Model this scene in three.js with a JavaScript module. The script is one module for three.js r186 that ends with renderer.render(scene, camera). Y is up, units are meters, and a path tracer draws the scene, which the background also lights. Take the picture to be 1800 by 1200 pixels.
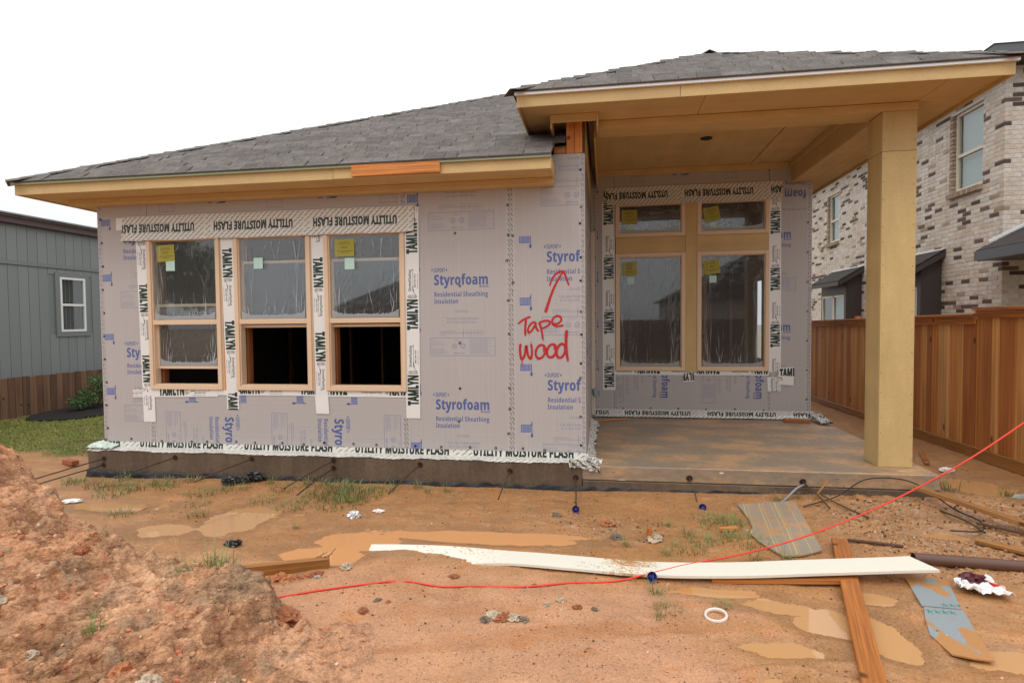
import * as THREE from 'three';
import { mergeGeometries } from 'three/addons/utils/BufferGeometryUtils.js';
import { createNoise2D, createNoise3D } from 'simplex-noise';

// ---------- camera, sky, sun, exposure ----------
const scene = new THREE.Scene();
const camera = new THREE.PerspectiveCamera(60.43, 1024 / 682, 0.05, 600);
{
  const R = new THREE.Vector3(0.98788719, -0.00989715, -0.1548578), U = new THREE.Vector3(0.00419982, 0.99930367, -0.03707474), B = new THREE.Vector3(0.1551169, 0.03597529, 0.98724087);
  camera.position.set(0.1981, 1.5574, 6.4757);
  camera.quaternion.setFromRotationMatrix(new THREE.Matrix4().makeBasis(R, U, B));
}
const renderer = new THREE.WebGLRenderer({ antialias: true });
renderer.setSize(1024, 682);
renderer.toneMapping = THREE.LinearToneMapping;
renderer.toneMappingExposure = 0.96;
renderer.shadowMap.enabled = true;

function rng(seed) { let s = seed | 0; return () => { s = (s + 0x6d2b79f5) | 0; let t = Math.imul(s ^ (s >>> 15), 1 | s); t = (t + Math.imul(t ^ (t >>> 7), 61 | t)) ^ t; return ((t ^ (t >>> 14)) >>> 0) / 4294967296; }; }
const rand = rng(77);
const rr = (a, b) => a + (b - a) * rand();
const N2 = createNoise2D(rng(5)), N2b = createNoise2D(rng(9)), N3 = createNoise3D(rng(13));
const clamp = (x, a = 0, b = 1) => Math.min(b, Math.max(a, x));
const lerp = (a, b, t) => a + (b - a) * t;
const sstep = (a, b, x) => { const t = clamp((x - a) / (b - a)); return t * t * (3 - 2 * t); };
function fbm3(x, y, z, o = 3) { let s = 0, a = 1, f = 1, q = 0; for (let i = 0; i < o; i++) { s += a * N3(x * f + i * 3.7, y * f, z * f - i * 2.3); q += a; a *= 0.55; f *= 2.07; } return s / q; }
function fbm(x, y, o = 4, g = 0.5, n = N2) { let s = 0, a = 1, f = 1, q = 0; for (let i = 0; i < o; i++) { s += a * n(x * f + i * 7.3, y * f - i * 3.1); q += a; a *= g; f *= 2.03; } return s / q; }

{ // overcast sky, bright and nearly even
  const W = 512, H = 256, d = new Float32Array(W * H * 4);
  for (let j = 0; j < H; j++) for (let i = 0; i < W; i++) {
    const e = ((j + 0.5) / H - 0.5) * Math.PI, a = (i / W) * Math.PI * 2, s = Math.sin(e);
    const cx = Math.cos(a) * Math.cos(e), cz = Math.sin(a) * Math.cos(e), k = 1 / (Math.max(s, 0) + 0.35);
    const c = 1 + 0.07 * fbm(cx * k * 1.1 + 3, cz * k * 1.1, 4) ;
    const L = (0.85 + 1.25 * Math.max(s, 0)) * c, lo = 1 - sstep(0, 0.5, s);
    const o = (j * W + i) * 4;
    d[o] = L * (1 - 0.035 * lo); d[o + 1] = L * (1 - 0.008 * lo); d[o + 2] = L * 1.015; d[o + 3] = 1;
  }
  const t = new THREE.DataTexture(d, W, H, THREE.RGBAFormat, THREE.FloatType);
  t.mapping = THREE.EquirectangularReflectionMapping; t.magFilter = THREE.LinearFilter; t.minFilter = THREE.LinearFilter; t.needsUpdate = true;
  scene.background = t; scene.environment = t;
}
const sun = new THREE.DirectionalLight(0xfff4e6, 0.7);
sun.position.set(-7, 20, 13); sun.target.position.set(0, 0, 0);
sun.castShadow = true; sun.shadow.radius = 30; sun.shadow.mapSize.set(2048, 2048);
Object.assign(sun.shadow.camera, { left: -16, right: 16, top: 16, bottom: -16, near: 1, far: 60 });
scene.add(sun, sun.target);

// ---------- helpers ----------
const taken = new Map();
function numbered(n) { const k = taken.get(n) ?? 0; taken.set(n, k + 1); return k ? n + '_' + String(k).padStart(3, '0') : n; }
function tag(o, label, category, group) { o.userData.label = label; o.userData.category = category; if (group) o.userData.group = group; return o; }
function thing(name, label, category, group, pos = [0, 0, 0]) { const g = new THREE.Group(); g.name = numbered(name); g.position.set(...pos); scene.add(g); return tag(g, label, category, group); }
function put(name, geo, mat, parent, pos, rot) {
  const m = new THREE.Mesh(geo, mat); m.castShadow = m.receiveShadow = true;
  m.name = parent === scene ? numbered(name) : name;
  if (pos) m.position.set(...pos); if (rot) m.rotation.set(...rot);
  parent.add(m); return m;
}
function grp(name, parent, pos) { const g = new THREE.Group(); g.name = name; if (pos) g.position.set(...pos); parent.add(g); return g; }

// chamfered box, flat faces, uv in metres with u along the longest side
function cbox(w, h, d, b = 0.003, uo = 0, vo = 0) {
  const s = [w / 2, h / 2, d / 2]; b = Math.min(b, w * 0.4, h * 0.4, d * 0.4);
  const P = [], Nn = [], UV = [];
  const dims = [w, h, d], long = dims.indexOf(Math.max(w, h, d));
  const tri = (a, q, c, n) => {
    const ax = n.map(Math.abs), k = ax.indexOf(Math.max(...ax));
    const e1 = [q[0] - a[0], q[1] - a[1], q[2] - a[2]], e2 = [c[0] - a[0], c[1] - a[1], c[2] - a[2]];
    const cr = [e1[1] * e2[2] - e1[2] * e2[1], e1[2] * e2[0] - e1[0] * e2[2], e1[0] * e2[1] - e1[1] * e2[0]];
    const flip = cr[0] * n[0] + cr[1] * n[1] + cr[2] * n[2] < 0, L = Math.hypot(...n);
    for (const p of flip ? [a, c, q] : [a, q, c]) {
      P.push(...p); Nn.push(n[0] / L, n[1] / L, n[2] / L);
      const o = [0, 1, 2].filter((i) => i !== k); let ui = o[0], vi = o[1]; if (o.includes(long)) { ui = long; vi = o.find((i) => i !== long); }
      UV.push(p[ui] + uo, p[vi] + vo + (k === 2 ? 0 : 0.11 * (k + 1)));
    }
  };
  const quad = (a, q, c, e, n) => { tri(a, q, c, n); tri(a, c, e, n); };
  for (let k = 0; k < 3; k++) for (const g of [-1, 1]) {
    const i = (k + 1) % 3, j = (k + 2) % 3, v = (x, y) => { const p = [0, 0, 0]; p[k] = g * s[k]; p[i] = x * (s[i] - b); p[j] = y * (s[j] - b); return p; };
    const n = [0, 0, 0]; n[k] = g; quad(v(-1, -1), v(1, -1), v(1, 1), v(-1, 1), n);
  }
  if (b > 0) {
    for (let k = 0; k < 3; k++) { const i = (k + 1) % 3, j = (k + 2) % 3;
      for (const g of [-1, 1]) for (const q of [-1, 1]) {
        const v = (side, t) => { const p = [0, 0, 0]; p[k] = t * (s[k] - b); p[i] = g * (side ? s[i] : s[i] - b); p[j] = q * (side ? s[j] - b : s[j]); return p; };
        const n = [0, 0, 0]; n[i] = g; n[j] = q; quad(v(0, -1), v(1, -1), v(1, 1), v(0, 1), n);
      } }
    for (const x of [-1, 1]) for (const y of [-1, 1]) for (const z of [-1, 1])
      tri([x * s[0], y * (s[1] - b), z * (s[2] - b)], [x * (s[0] - b), y * s[1], z * (s[2] - b)], [x * (s[0] - b), y * (s[1] - b), z * s[2]], [x, y, z]);
  }
  const g = new THREE.BufferGeometry();
  g.setAttribute('position', new THREE.Float32BufferAttribute(P, 3)); g.setAttribute('normal', new THREE.Float32BufferAttribute(Nn, 3)); g.setAttribute('uv', new THREE.Float32BufferAttribute(UV, 2));
  return g;
}
// a box between two corners
function bb(x0, x1, y0, y1, z0, z1, b = 0.003, uo = rand() * 3, vo = rand() * 3) { return cbox(x1 - x0, y1 - y0, z1 - z0, b, uo, vo).translate((x0 + x1) / 2, (y0 + y1) / 2, (z0 + z1) / 2); }
function merge(list) { return mergeGeometries(list.map((g) => (g.index ? g.toNonIndexed() : g)).map((g) => { const c = new THREE.BufferGeometry(); for (const k of ['position', 'normal', 'uv']) c.setAttribute(k, g.attributes[k]); if (g.attributes.color) c.setAttribute('color', g.attributes.color); return c; })); }
// a grid sheet from a function (u, v in 0..1) -> [x, y, z]
function sheet(nu, nv, f, uv = (u, v) => [u, v]) {
  const p = [], t = [], ix = [];
  for (let j = 0; j <= nv; j++) for (let i = 0; i <= nu; i++) { const u = i / nu, v = j / nv; p.push(...f(u, v)); t.push(...uv(u, v)); }
  for (let j = 0; j < nv; j++) for (let i = 0; i < nu; i++) { const a = j * (nu + 1) + i; ix.push(a, a + 1, a + nu + 2, a, a + nu + 2, a + nu + 1); }
  const g = new THREE.BufferGeometry(); g.setAttribute('position', new THREE.Float32BufferAttribute(p, 3)); g.setAttribute('uv', new THREE.Float32BufferAttribute(t, 2)); g.setIndex(ix); g.computeVertexNormals(); return g;
}
// a thin closed slab of the same kind: front sheet, back sheet and rim
function slab(nu, nv, f, thick, uv) {
  const a = sheet(nu, nv, f, uv), p = a.attributes.position, n = a.attributes.normal, P = [], T = [], I = [], c = p.count, t = a.attributes.uv;
  for (let i = 0; i < c; i++) { P.push(p.getX(i), p.getY(i), p.getZ(i)); T.push(t.getX(i), t.getY(i)); }
  for (let i = 0; i < c; i++) { P.push(p.getX(i) - n.getX(i) * thick, p.getY(i) - n.getY(i) * thick, p.getZ(i) - n.getZ(i) * thick); T.push(t.getX(i), t.getY(i)); }
  const ix = a.index.array; for (let i = 0; i < ix.length; i += 3) { I.push(ix[i], ix[i + 1], ix[i + 2], ix[i] + c, ix[i + 2] + c, ix[i + 1] + c); }
  const rim = []; for (let i = 0; i <= nu; i++) rim.push(i); for (let j = 1; j <= nv; j++) rim.push(j * (nu + 1) + nu); for (let i = nu - 1; i >= 0; i--) rim.push(nv * (nu + 1) + i); for (let j = nv - 1; j >= 1; j--) rim.push(j * (nu + 1));
  for (let k = 0; k < rim.length; k++) { const q = rim[k], r = rim[(k + 1) % rim.length]; I.push(q, q + c, r + c, q, r + c, r); }
  const g = new THREE.BufferGeometry(); g.setAttribute('position', new THREE.Float32BufferAttribute(P, 3)); g.setAttribute('uv', new THREE.Float32BufferAttribute(T, 2)); g.setIndex(I);
  const h = g.toNonIndexed(); h.computeVertexNormals(); return h;
}
// flat polygon prism lying in xz (pts [x, z]) between two heights
function prism(pts, y0, y1) {
  const s = new THREE.Shape(pts.map((p) => new THREE.Vector2(p[0], -p[1])));
  return new THREE.ExtrudeGeometry(s, { depth: y1 - y0, bevelEnabled: false }).rotateX(-Math.PI / 2).translate(0, y0, 0);
}
function tube(pts, r, seg = 40, rad = 8, tens = 0.5) { return new THREE.TubeGeometry(new THREE.CatmullRomCurve3(pts.map((p) => new THREE.Vector3(...p)), false, 'catmullrom', tens), seg, r, rad); }

// ---------- textures ----------
function canvasTex(w, h, draw, wm, hm, srgb = true) {
  const c = document.createElement('canvas'); c.width = w; c.height = h; const x = c.getContext('2d'); draw(x, w, h);
  const t = new THREE.CanvasTexture(c); t.wrapS = t.wrapT = THREE.RepeatWrapping; if (srgb) t.colorSpace = THREE.SRGBColorSpace; if (wm) t.repeat.set(1 / wm, 1 / hm); return t;
}
// tiling gradient-like noise
function tileNoise(seed) {
  const r = rng(seed), T = new Float32Array(65536); for (let i = 0; i < 65536; i++) T[i] = r();
  return (x, y, px, py, s = 0) => {
    const X = Math.floor(x), Y = Math.floor(y), fx = x - X, fy = y - Y, u = fx * fx * (3 - 2 * fx), v = fy * fy * (3 - 2 * fy);
    const h = (i, j) => T[((((i % px) + px) % px) * 131 + (((j % py) + py) % py) * 7919 + s * 1013) & 65535];
    return lerp(lerp(h(X, Y), h(X + 1, Y), u), lerp(h(X, Y + 1), h(X + 1, Y + 1), u), v);
  };
}
const TN = tileNoise(3);
function tfbm(u, v, px, py, oct, s = 0, g = 0.55) { let a = 1, q = 0, r = 0; for (let i = 0; i < oct; i++) { r += a * TN(u * px, v * py, px, py, s + i); q += a; a *= g; px *= 2; py *= 2; } return r / q; }
function dataTex(w, h, fn, wm, hm, srgb = true) {
  const d = new Uint8Array(w * h * 4);
  for (let j = 0; j < h; j++) for (let i = 0; i < w; i++) { const c = fn(i / w, j / h), o = (j * w + i) * 4; for (let k = 0; k < 3; k++) d[o + k] = clamp(typeof c === 'number' ? c : c[k]) * 255; d[o + 3] = 255; }
  const t = new THREE.DataTexture(d, w, h); t.wrapS = t.wrapT = THREE.RepeatWrapping; t.magFilter = THREE.LinearFilter; t.minFilter = THREE.LinearFilter; if (srgb) t.colorSpace = THREE.SRGBColorSpace; t.repeat.set(1 / wm, 1 / hm); t.needsUpdate = true; return t;
}
const woodMap = dataTex(1024, 256, (u, v) => {
  const warp = tfbm(u, v, 3, 3, 3, 40) * 0.5, g = tfbm(u, v + warp * 0.12, 2, 26, 4, 11), f = tfbm(u, v, 6, 110, 2, 21);
  let c = 0.84 + 0.36 * (g - 0.5) + 0.26 * (f - 0.5); const st = tfbm(u, v, 3, 4, 3, 31); c *= 0.84 + 0.32 * st;
  const kn = [[0.18, 0.3], [0.83, 0.62]]; for (const [a, b] of kn) { const d = Math.hypot((u - a) * 4, v - b); if (d < 0.07) c *= 0.45 + 0.55 * (d / 0.07) ** 1.5; }
  return [c * 1.05, c, c * 0.94];
}, 1.9, 0.42);
const woodBump = dataTex(512, 256, (u, v) => tfbm(u, v + tfbm(u, v, 3, 3, 3, 40) * 0.06, 3, 40, 4, 11), 1.9, 0.42, false);
const boardMap = dataTex(512, 512, (u, v) => { const a = tfbm(u, v, 5, 5, 5, 7), b = tfbm(u, v, 96, 96, 2, 17), s = tfbm(u, v, 2, 14, 4, 27); const c = 0.9 + 0.08 * (a - 0.5) + 0.05 * (b - 0.5) + 0.08 * (s - 0.5); return [c, c * 0.997, c * 0.99]; }, 1.3, 1.3);
const grainBump = dataTex(256, 256, (u, v) => tfbm(u, v, 40, 40, 3, 3), 0.4, 0.4, false);
const concreteMap = dataTex(1024, 512, (u, v) => {
  const a = tfbm(u, v, 4, 3, 6, 51), b = tfbm(u, v, 120, 60, 2, 61), s = tfbm(u, v, 40, 3, 4, 71); let c = 0.72 + 0.34 * (a - 0.5) + 0.12 * (b - 0.5) + 0.18 * (s - 0.5);
  const pit = TN(u * 260, v * 130, 260, 130, 9); if (pit > 0.965) c *= 1.35; if (pit < 0.02) c *= 0.6; return [c * 1.04, c * 0.98, c * 0.9];
}, 2.6, 1.3);
const shingleMap = dataTex(512, 512, (u, v) => { const b = tfbm(u, v, 200, 200, 2, 3), a = tfbm(u, v, 8, 8, 4, 13); const c = 0.72 + 0.55 * (b - 0.5) + 0.3 * (a - 0.5); return [c * 1.03, c, c * 0.98]; }, 0.9, 0.9);

// ---------- materials ----------
const S = (o) => new THREE.MeshStandardMaterial(o);
const lin = (r, g, b) => new THREE.Color().setRGB(r, g, b);
const woodMat = (c, rough = 0.62) => S({ color: c, map: woodMap, bumpMap: woodBump, bumpScale: 0.0025, roughness: rough });
const M = {
  tan: S({ color: 0xdfc088, map: boardMap, roughness: 0.72, bumpMap: grainBump, bumpScale: 0.0006 }),
  tanPost: S({ color: 0xdbbe84, map: boardMap, roughness: 0.7, bumpMap: grainBump, bumpScale: 0.0006 }),
  lumber: woodMat(0xe0954e), lumberWet: woodMat(0xb9763a, 0.4), lumberPale: woodMat(0xd0ab80), stud: woodMat(0x9c6238), scrapDark: woodMat(0x5e4230), kick: woodMat(0xa87a44, 0.5),
  concrete: S({ color: 0x85776a, map: concreteMap, roughness: 0.6, bumpMap: grainBump, bumpScale: 0.001 }),
  membrane: S({ color: 0x17171a, roughness: 0.5 }),
  frame: S({ color: 0xdcc0a2, roughness: 0.42 }),
  metal: S({ color: 0xe6e8ea, roughness: 0.4, metalness: 0.3 }),
  greenEdge: S({ color: 0x9fae92, roughness: 0.5, metalness: 0.2 }),
  black: S({ color: 0x121214, roughness: 0.5 }),
  cable: S({ color: 0x5e5145, roughness: 0.45, metalness: 0.6 }),
  blue: S({ color: 0x1c2a78, roughness: 0.35 }),
  glass: new THREE.MeshPhysicalMaterial({ color: 0xf0f4f6, transmission: 1, thickness: 0, roughness: 0.02, ior: 1.6 }),
  film: new THREE.MeshPhysicalMaterial({ color: 0xffffff, transmission: 0.96, thickness: 0, roughness: 0.12, ior: 1.45 }),
  hem: S({ color: 0xb9bfc2, roughness: 0.4, transparent: true, opacity: 0.6 }),
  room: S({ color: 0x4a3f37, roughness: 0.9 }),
};
// ---------- printed surfaces ----------
const PW = 1.219, PH = 1.42; // one repeat of the sheathing print in metres
function fit(x, text, px, base, w, weight = 'bold', cap, fat = 0) { // text of a given width and cap height in pixels
  x.save(); x.font = weight + ' 100px sans-serif'; const m = x.measureText(text).width; x.translate(px, base); x.scale(w / m, cap / 72); x.fillText(text, 0, 0); if (fat) { x.lineWidth = fat; x.strokeStyle = x.fillStyle; x.strokeText(text, 0, 0); } x.restore();
}
const printTex = canvasTex(1024, 1193, (x, W, H) => {
  const k = W / PW, mx = (p) => ((p - 710) / 149.3) * k, my = (p) => (0.1 + (p - 471) / 149.3) * k, s = k / 149.3;
  x.fillStyle = 'rgb(176,171,169)'; x.fillRect(0, 0, W, H);
  const r = rng(4); for (let i = 0; i < 900; i++) { x.fillStyle = `rgba(${r() < 0.5 ? '255,255,255' : '120,112,115'},${0.015 + 0.03 * r()})`; x.fillRect(r() * W, 0, 0.5 + 2 * r(), H); }
  for (let i = 0; i < 500; i++) { x.fillStyle = `rgba(110,100,104,${0.015 + 0.025 * r()})`; x.fillRect(0, r() * H, W, 0.5 + r()); }
  for (let i = 0; i < 60; i++) { x.fillStyle = `rgba(235,232,232,${0.05 + 0.12 * r()})`; x.fillRect(r() * W, r() * H, 1 + 2 * r(), 10 + 90 * r()); }
  const ink = 'rgb(78,94,150)', soft = 'rgba(98,108,148,0.8)';
  x.fillStyle = ink;
  fit(x, 'DUPONT', mx(770), my(478.5), 20 * s, 'bold', 7.5 * s);
  for (const q of [767.3, 792.6]) { x.beginPath(); x.moveTo(mx(q), my(472)); x.lineTo(mx(q + 1.3), my(474.6)); x.lineTo(mx(q), my(477.5)); x.lineTo(mx(q - 1.3), my(474.6)); x.fill(); }
  fit(x, 'Styrofoam', mx(770), my(499.7), 95 * s, 'bold', 17 * s, 3);
  fit(x, 'Brand', mx(849), my(504.9), 16 * s, 'bold', 4 * s);
  fit(x, 'Residential Sheathing', mx(770), my(519.8), 94 * s, 'bold', 8 * s);
  fit(x, 'Insulation', mx(770), my(531.5), 42.5 * s, 'bold', 8 * s);
  x.fillStyle = soft;
  fit(x, '0.55 in R3.0', mx(807), my(547), 22 * s, 'normal', 4.6 * s);
  fit(x, '15 psi, max 0.1% water absorption', mx(790), my(559), 57 * s, 'normal', 4.2 * s);
  fit(x, 'At \u2264 4" thick, ASTM E84 Class A', mx(792), my(565), 53 * s, 'normal', 3.8 * s);
  for (let i = 0; i < 4; i++) x.fillRect(mx(785), my(549 + i * 6), 1.5 * s, 1 * s);
  fit(x, 'Nominal Board Thickness', mx(779), my(579.5), 27 * s, 'normal', 2 * s); fit(x, 'R-Value', mx(779), my(586), 10 * s, 'normal', 2 * s);
  x.fillRect(mx(779), my(581.3), 78 * s, 0.7 * s); for (const q of [820.5, 833, 845.5]) x.fillRect(mx(q), my(575.7), 0.7 * s, 12 * s);
  for (const [q, a, b] of [[824, '0.55"', '3.0'], [837, '0.75"', '4.0'], [849, '1.0"', '5.0']]) { fit(x, a, mx(q), my(579.5), 6 * s, 'normal', 2.2 * s); fit(x, b, mx(q + 1), my(586.2), 4 * s, 'normal', 2.2 * s); }
  x.strokeStyle = soft; x.lineWidth = 0.7 * s; x.strokeRect(mx(762), my(590), 113 * s, 30 * s);
  const lines = (x0, w, y0, n, st) => { for (let i = 0; i < n; i++) { let q = x0; const e = x0 + w * (0.7 + 0.3 * r()); while (q < e) { const d = 0.8 + 2.6 * r(); x.globalAlpha = 0.55; x.fillRect(mx(q), my(y0 + i * st), Math.min(d, e - q) * s, 0.62 * s); q += d + 0.5; } } x.globalAlpha = 1; };
  lines(764, 12, 592.3, 1, 1.3); lines(764, 26, 595.3, 2, 1.4); lines(764, 28, 599, 3, 1.3); lines(764, 22, 605.5, 1, 1); lines(764, 32, 608, 8, 1.25); lines(831, 42, 592, 20, 1.28); lines(805, 15, 592.5, 2, 2);
  x.lineWidth = 0.8 * s; for (const q of [805, 820]) { x.beginPath(); x.arc(mx(q), my(604), 4 * s, 0, 7); x.stroke(); } x.beginPath(); x.moveTo(mx(817.5), my(604)); x.lineTo(mx(819.5), my(606)); x.lineTo(mx(823), my(601)); x.stroke(); fit(x, 'UL', mx(803), my(605.5), 4.5 * s, 'bold', 3 * s);
  fit(x, 'Made in U.S.A.', mx(803), my(617), 20 * s, 'bold', 2.6 * s);
  for (const o of [461, 564]) { // edge barcode with ink drip
    x.fillStyle = 'rgba(105,120,178,0.55)'; x.fillRect(mx(725), my(o - 6), 17 * s, 13 * s); x.strokeStyle = ink; x.lineWidth = 1.1 * s; x.strokeRect(mx(725.5), my(o - 5.5), 16 * s, 11.5 * s);
    x.fillStyle = 'rgba(80,95,160,0.75)'; for (let i = 0; i < 11; i++) x.fillRect(mx(728 + i * 1.1 + 0.3 * r()), my(o - 4), (0.3 + 0.5 * r()) * s, 9 * s);
    x.fillStyle = 'rgb(74,84,142)'; x.fillRect(mx(743), my(o - 12), 1.3 * s, 22 * s); x.fillRect(mx(742), my(o - 8), 2.5 * s, 3 * s); x.beginPath(); x.ellipse(mx(743.6), my(o + 12), 2 * s, 3.6 * s, 0, 0, 7); x.fill();
  }
}, PW, PH);
M.print = S({ color: 0xffffff, map: printTex, roughness: 0.5, bumpMap: grainBump, bumpScale: 0.0004 });
M.foam = S({ color: 0xa39c9b, roughness: 0.6 });
const flashTex = canvasTex(1024, 240, (x, W, H) => { // 1.28 m x 0.3 m
  x.fillStyle = 'rgb(216,214,206)'; x.fillRect(0, 0, W, H); const r = rng(6);
  for (let i = 0; i < 240; i++) { x.fillStyle = `rgba(150,148,140,${0.04 * r()})`; x.fillRect(r() * W, r() * H, 40 * r(), 2); }
  x.fillStyle = 'rgb(52,64,60)'; const tick = (a, b) => { x.save(); x.translate(a, b); x.rotate(-0.62); x.fillRect(-17, -3, 34, 6); x.restore(); };
  for (let j = 0; j < 9; j++) for (let i = 0; i < 19; i++) { const a = (i + (j % 2) * 0.5) * (W / 19), b = 13 + j * 26.6; if (b > 68 && b < 172 && a > 88 && a < 945) continue; tick(a, b); }
  x.fillStyle = 'rgb(30,46,42)'; x.save(); fit(x, 'UTILITY MOISTURE FLASH', 102, 158, 826, 'bold', 76, 7); x.restore();
  x.lineWidth = 2; x.strokeStyle = 'rgb(30,46,42)';
}, 1.28, 0.3);
const flashMat = () => S({ map: flashTex, roughness: 0.42, side: THREE.DoubleSide });
M.flash = flashMat();
const tapeTex = canvasTex(1024, 196, (x, W, H) => { // 0.87 m x 0.166 m
  x.fillStyle = 'rgb(226,226,224)'; x.fillRect(0, 0, W, H); const r = rng(8);
  for (let i = 0; i < 120; i++) { x.fillStyle = `rgba(160,160,160,${0.06 * r()})`; x.fillRect(r() * W, r() * H, 120 * r(), 1.5); }
  x.fillStyle = 'rgb(26,52,46)'; fit(x, 'TAMLYN', 40, 168, 415, 'bold', 138, 9);
  x.fillStyle = 'rgb(34,36,38)'; x.lineWidth = 5; x.strokeStyle = 'rgb(34,36,38)'; x.beginPath(); x.roundRect(470, 40, 34, 122, 16); x.stroke(); x.save(); x.translate(497, 154); x.rotate(-Math.PI / 2); fit(x, 'RO 1100', 0, 0, 104, 'bold', 20); x.restore();
  x.beginPath(); x.moveTo(506, 150); x.lineTo(540, 120); x.lineTo(580, 120); x.stroke();
  fit(x, 'XtremeFlashing', 560, 86, 290, 'bold', 40); x.fillRect(560, 104, 70, 11); x.fillRect(840, 104, 16, 11); for (let i = 0; i < 16; i++) x.fillRect(640 + i * 12, 106, 8, 7);
  fit(x, '800-334-1676', 610, 148, 180, 'bold', 22); fit(x, 'www.tamlyn.com', 590, 178, 200, 'normal', 15);
}, 0.87, 0.166);
M.tape = S({ map: tapeTex, roughness: 0.35, side: THREE.DoubleSide });
M.whiteTape = S({ color: 0xe4e4e2, roughness: 0.4, side: THREE.DoubleSide });
const seamTex = canvasTex(128, 1024, (x, W, H) => { // clear seam tape over staples, 0.09 x 0.72 m
  x.fillStyle = 'rgb(178,173,171)'; x.fillRect(0, 0, W, H); const r = rng(12);
  x.fillStyle = 'rgba(225,222,222,0.5)'; x.fillRect(3, 0, 4, H); x.fillRect(W - 7, 0, 4, H);
  x.strokeStyle = 'rgb(36,42,42)'; x.lineCap = 'round';
  for (let i = 0; i < 13; i++) for (const c of [40, 88]) { const y = i * 79 + 20 + r() * 26; x.lineWidth = 6 + 3 * r(); x.beginPath(); x.moveTo(c - 14, y); x.lineTo(c + 2, y + 6); x.lineTo(c + 14, y + 40 + 14 * r()); x.stroke(); if (r() < 0.4) { x.lineWidth = 3; x.beginPath(); x.moveTo(c + 22, y + 14); x.lineTo(c + 16, y + 34); x.stroke(); } }
  x.fillStyle = 'rgba(60,60,62,0.9)'; x.fillRect(63, 0, 2, H); for (let i = 0; i < 46; i++) x.fillRect(60 + 4 * r(), r() * H, 3, 4 + 10 * r());
}, 0.09, 0.72);
M.seam = S({ map: seamTex, roughness: 0.3 });
const yellowTex = canvasTex(128, 112, (x) => { x.fillStyle = 'rgb(206,196,74)'; x.fillRect(0, 0, 128, 112); x.fillStyle = 'rgba(70,70,30,0.75)'; for (const [a, w, y] of [[34, 62, 18], [28, 74, 28], [40, 48, 46], [44, 40, 54], [14, 100, 74], [40, 50, 84]]) { let q = a; while (q < a + w) { x.fillRect(q, y, 5, 4); q += 7; } } });
M.yellow = S({ color: 0xc8c8b8, map: yellowTex, roughness: 0.6 }); M.paleSticker = S({ color: 0xb9dcd2, roughness: 0.5 });

// ---------- the house under construction ----------
const house = thing('unfinished_house', 'single-storey house under construction in printed grey foam sheathing with tan porch', 'house');
const RZ = -3.09, RX = 3.335; // recessed porch wall and its right end

{ // slabs
  put('foundation', bb(-6.15, -0.04, -0.7, 0, -9.4, 0.155, 0.006), M.concrete, house);
  put('foundation', bb(-0.04, RX + 0.02, -0.7, 0, -9.4, RZ + 0.02, 0.006), M.concrete, house);
  const mud = canvasTex(1024, 1024, (x, W, H) => {
    x.fillStyle = 'rgb(168,150,128)'; x.fillRect(0, 0, W, H); const d = x.getImageData(0, 0, W, H), p = d.data;
    for (let j = 0; j < H; j++) for (let i = 0; i < W; i++) {
      const o = (j * W + i) * 4, u = i / W * 3.5, v = j / H * 3.2, a = fbm(u * 0.9 + 4, v * 1.5, 5, 0.55), b = fbm(u * 9, v * 14, 3), c = N2b(u * 60, v * 60);
      const m = sstep(-0.35, 0.6, a + 0.1 * b), q = 1 + 0.08 * b + 0.05 * c;
      p[o] = lerp(140, 186, m) * q; p[o + 1] = lerp(124, 147, m) * q; p[o + 2] = lerp(106, 108, m) * q;
    }
    x.putImageData(d, 0, 0);
    const r = rng(31); for (let i = 0; i < 240; i++) { x.fillStyle = r() < 0.3 ? 'rgba(235,230,222,0.8)' : 'rgba(92,64,42,0.55)'; x.beginPath(); x.ellipse(r() * W, r() * H, 1 + 3 * r() ** 3 * 3, 1 + 2 * r(), 0, 0, 7); x.fill(); }
    x.strokeStyle = 'rgba(196,128,76,0.8)'; x.lineWidth = 5; x.beginPath(); x.ellipse(150, 520, 32, 26, 0, 0, 7); x.stroke();
  }, 3.5, 3.26);
  const slabMat = S({ map: mud, roughness: 0.42, bumpMap: grainBump, bumpScale: 0.0006 });
  const top = bb(-0.04, 3.48, -0.17, -0.015, RZ + 0.02, 0.16, 0.008);
  { const p = top.attributes.position, t = top.attributes.uv, n = top.attributes.normal; for (let i = 0; i < p.count; i++) if (n.getY(i) > 0.5) t.setXY(i, p.getX(i) + 0.04, p.getZ(i) - 0.16); else t.setXY(i, p.getX(i) * 0.6 + 1, p.getY(i) + 1.55); }
  const ps = put('porch_slab', top, slabMat, house);
  put('slab_lip', bb(-0.035, 3.49, -0.6, -0.174, RZ, 0.178, 0.006), M.concrete, house);
  // black moisture membrane along the foot of the slab
  put('moisture_membrane', sheet(260, 6, (u, v) => { const x = -6.14 + u * 9.66, w = fbm(x * 4, v * 3, 3), e = 0.03 * fbm(x * 3.1, 7, 3); return [x, lerp(-0.36, -0.245 + e, v), 0.185 + 0.02 * (1 - v) + 0.012 * w + (v > 0.9 ? -0.006 : 0)]; }), M.membrane, house);
}
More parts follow.
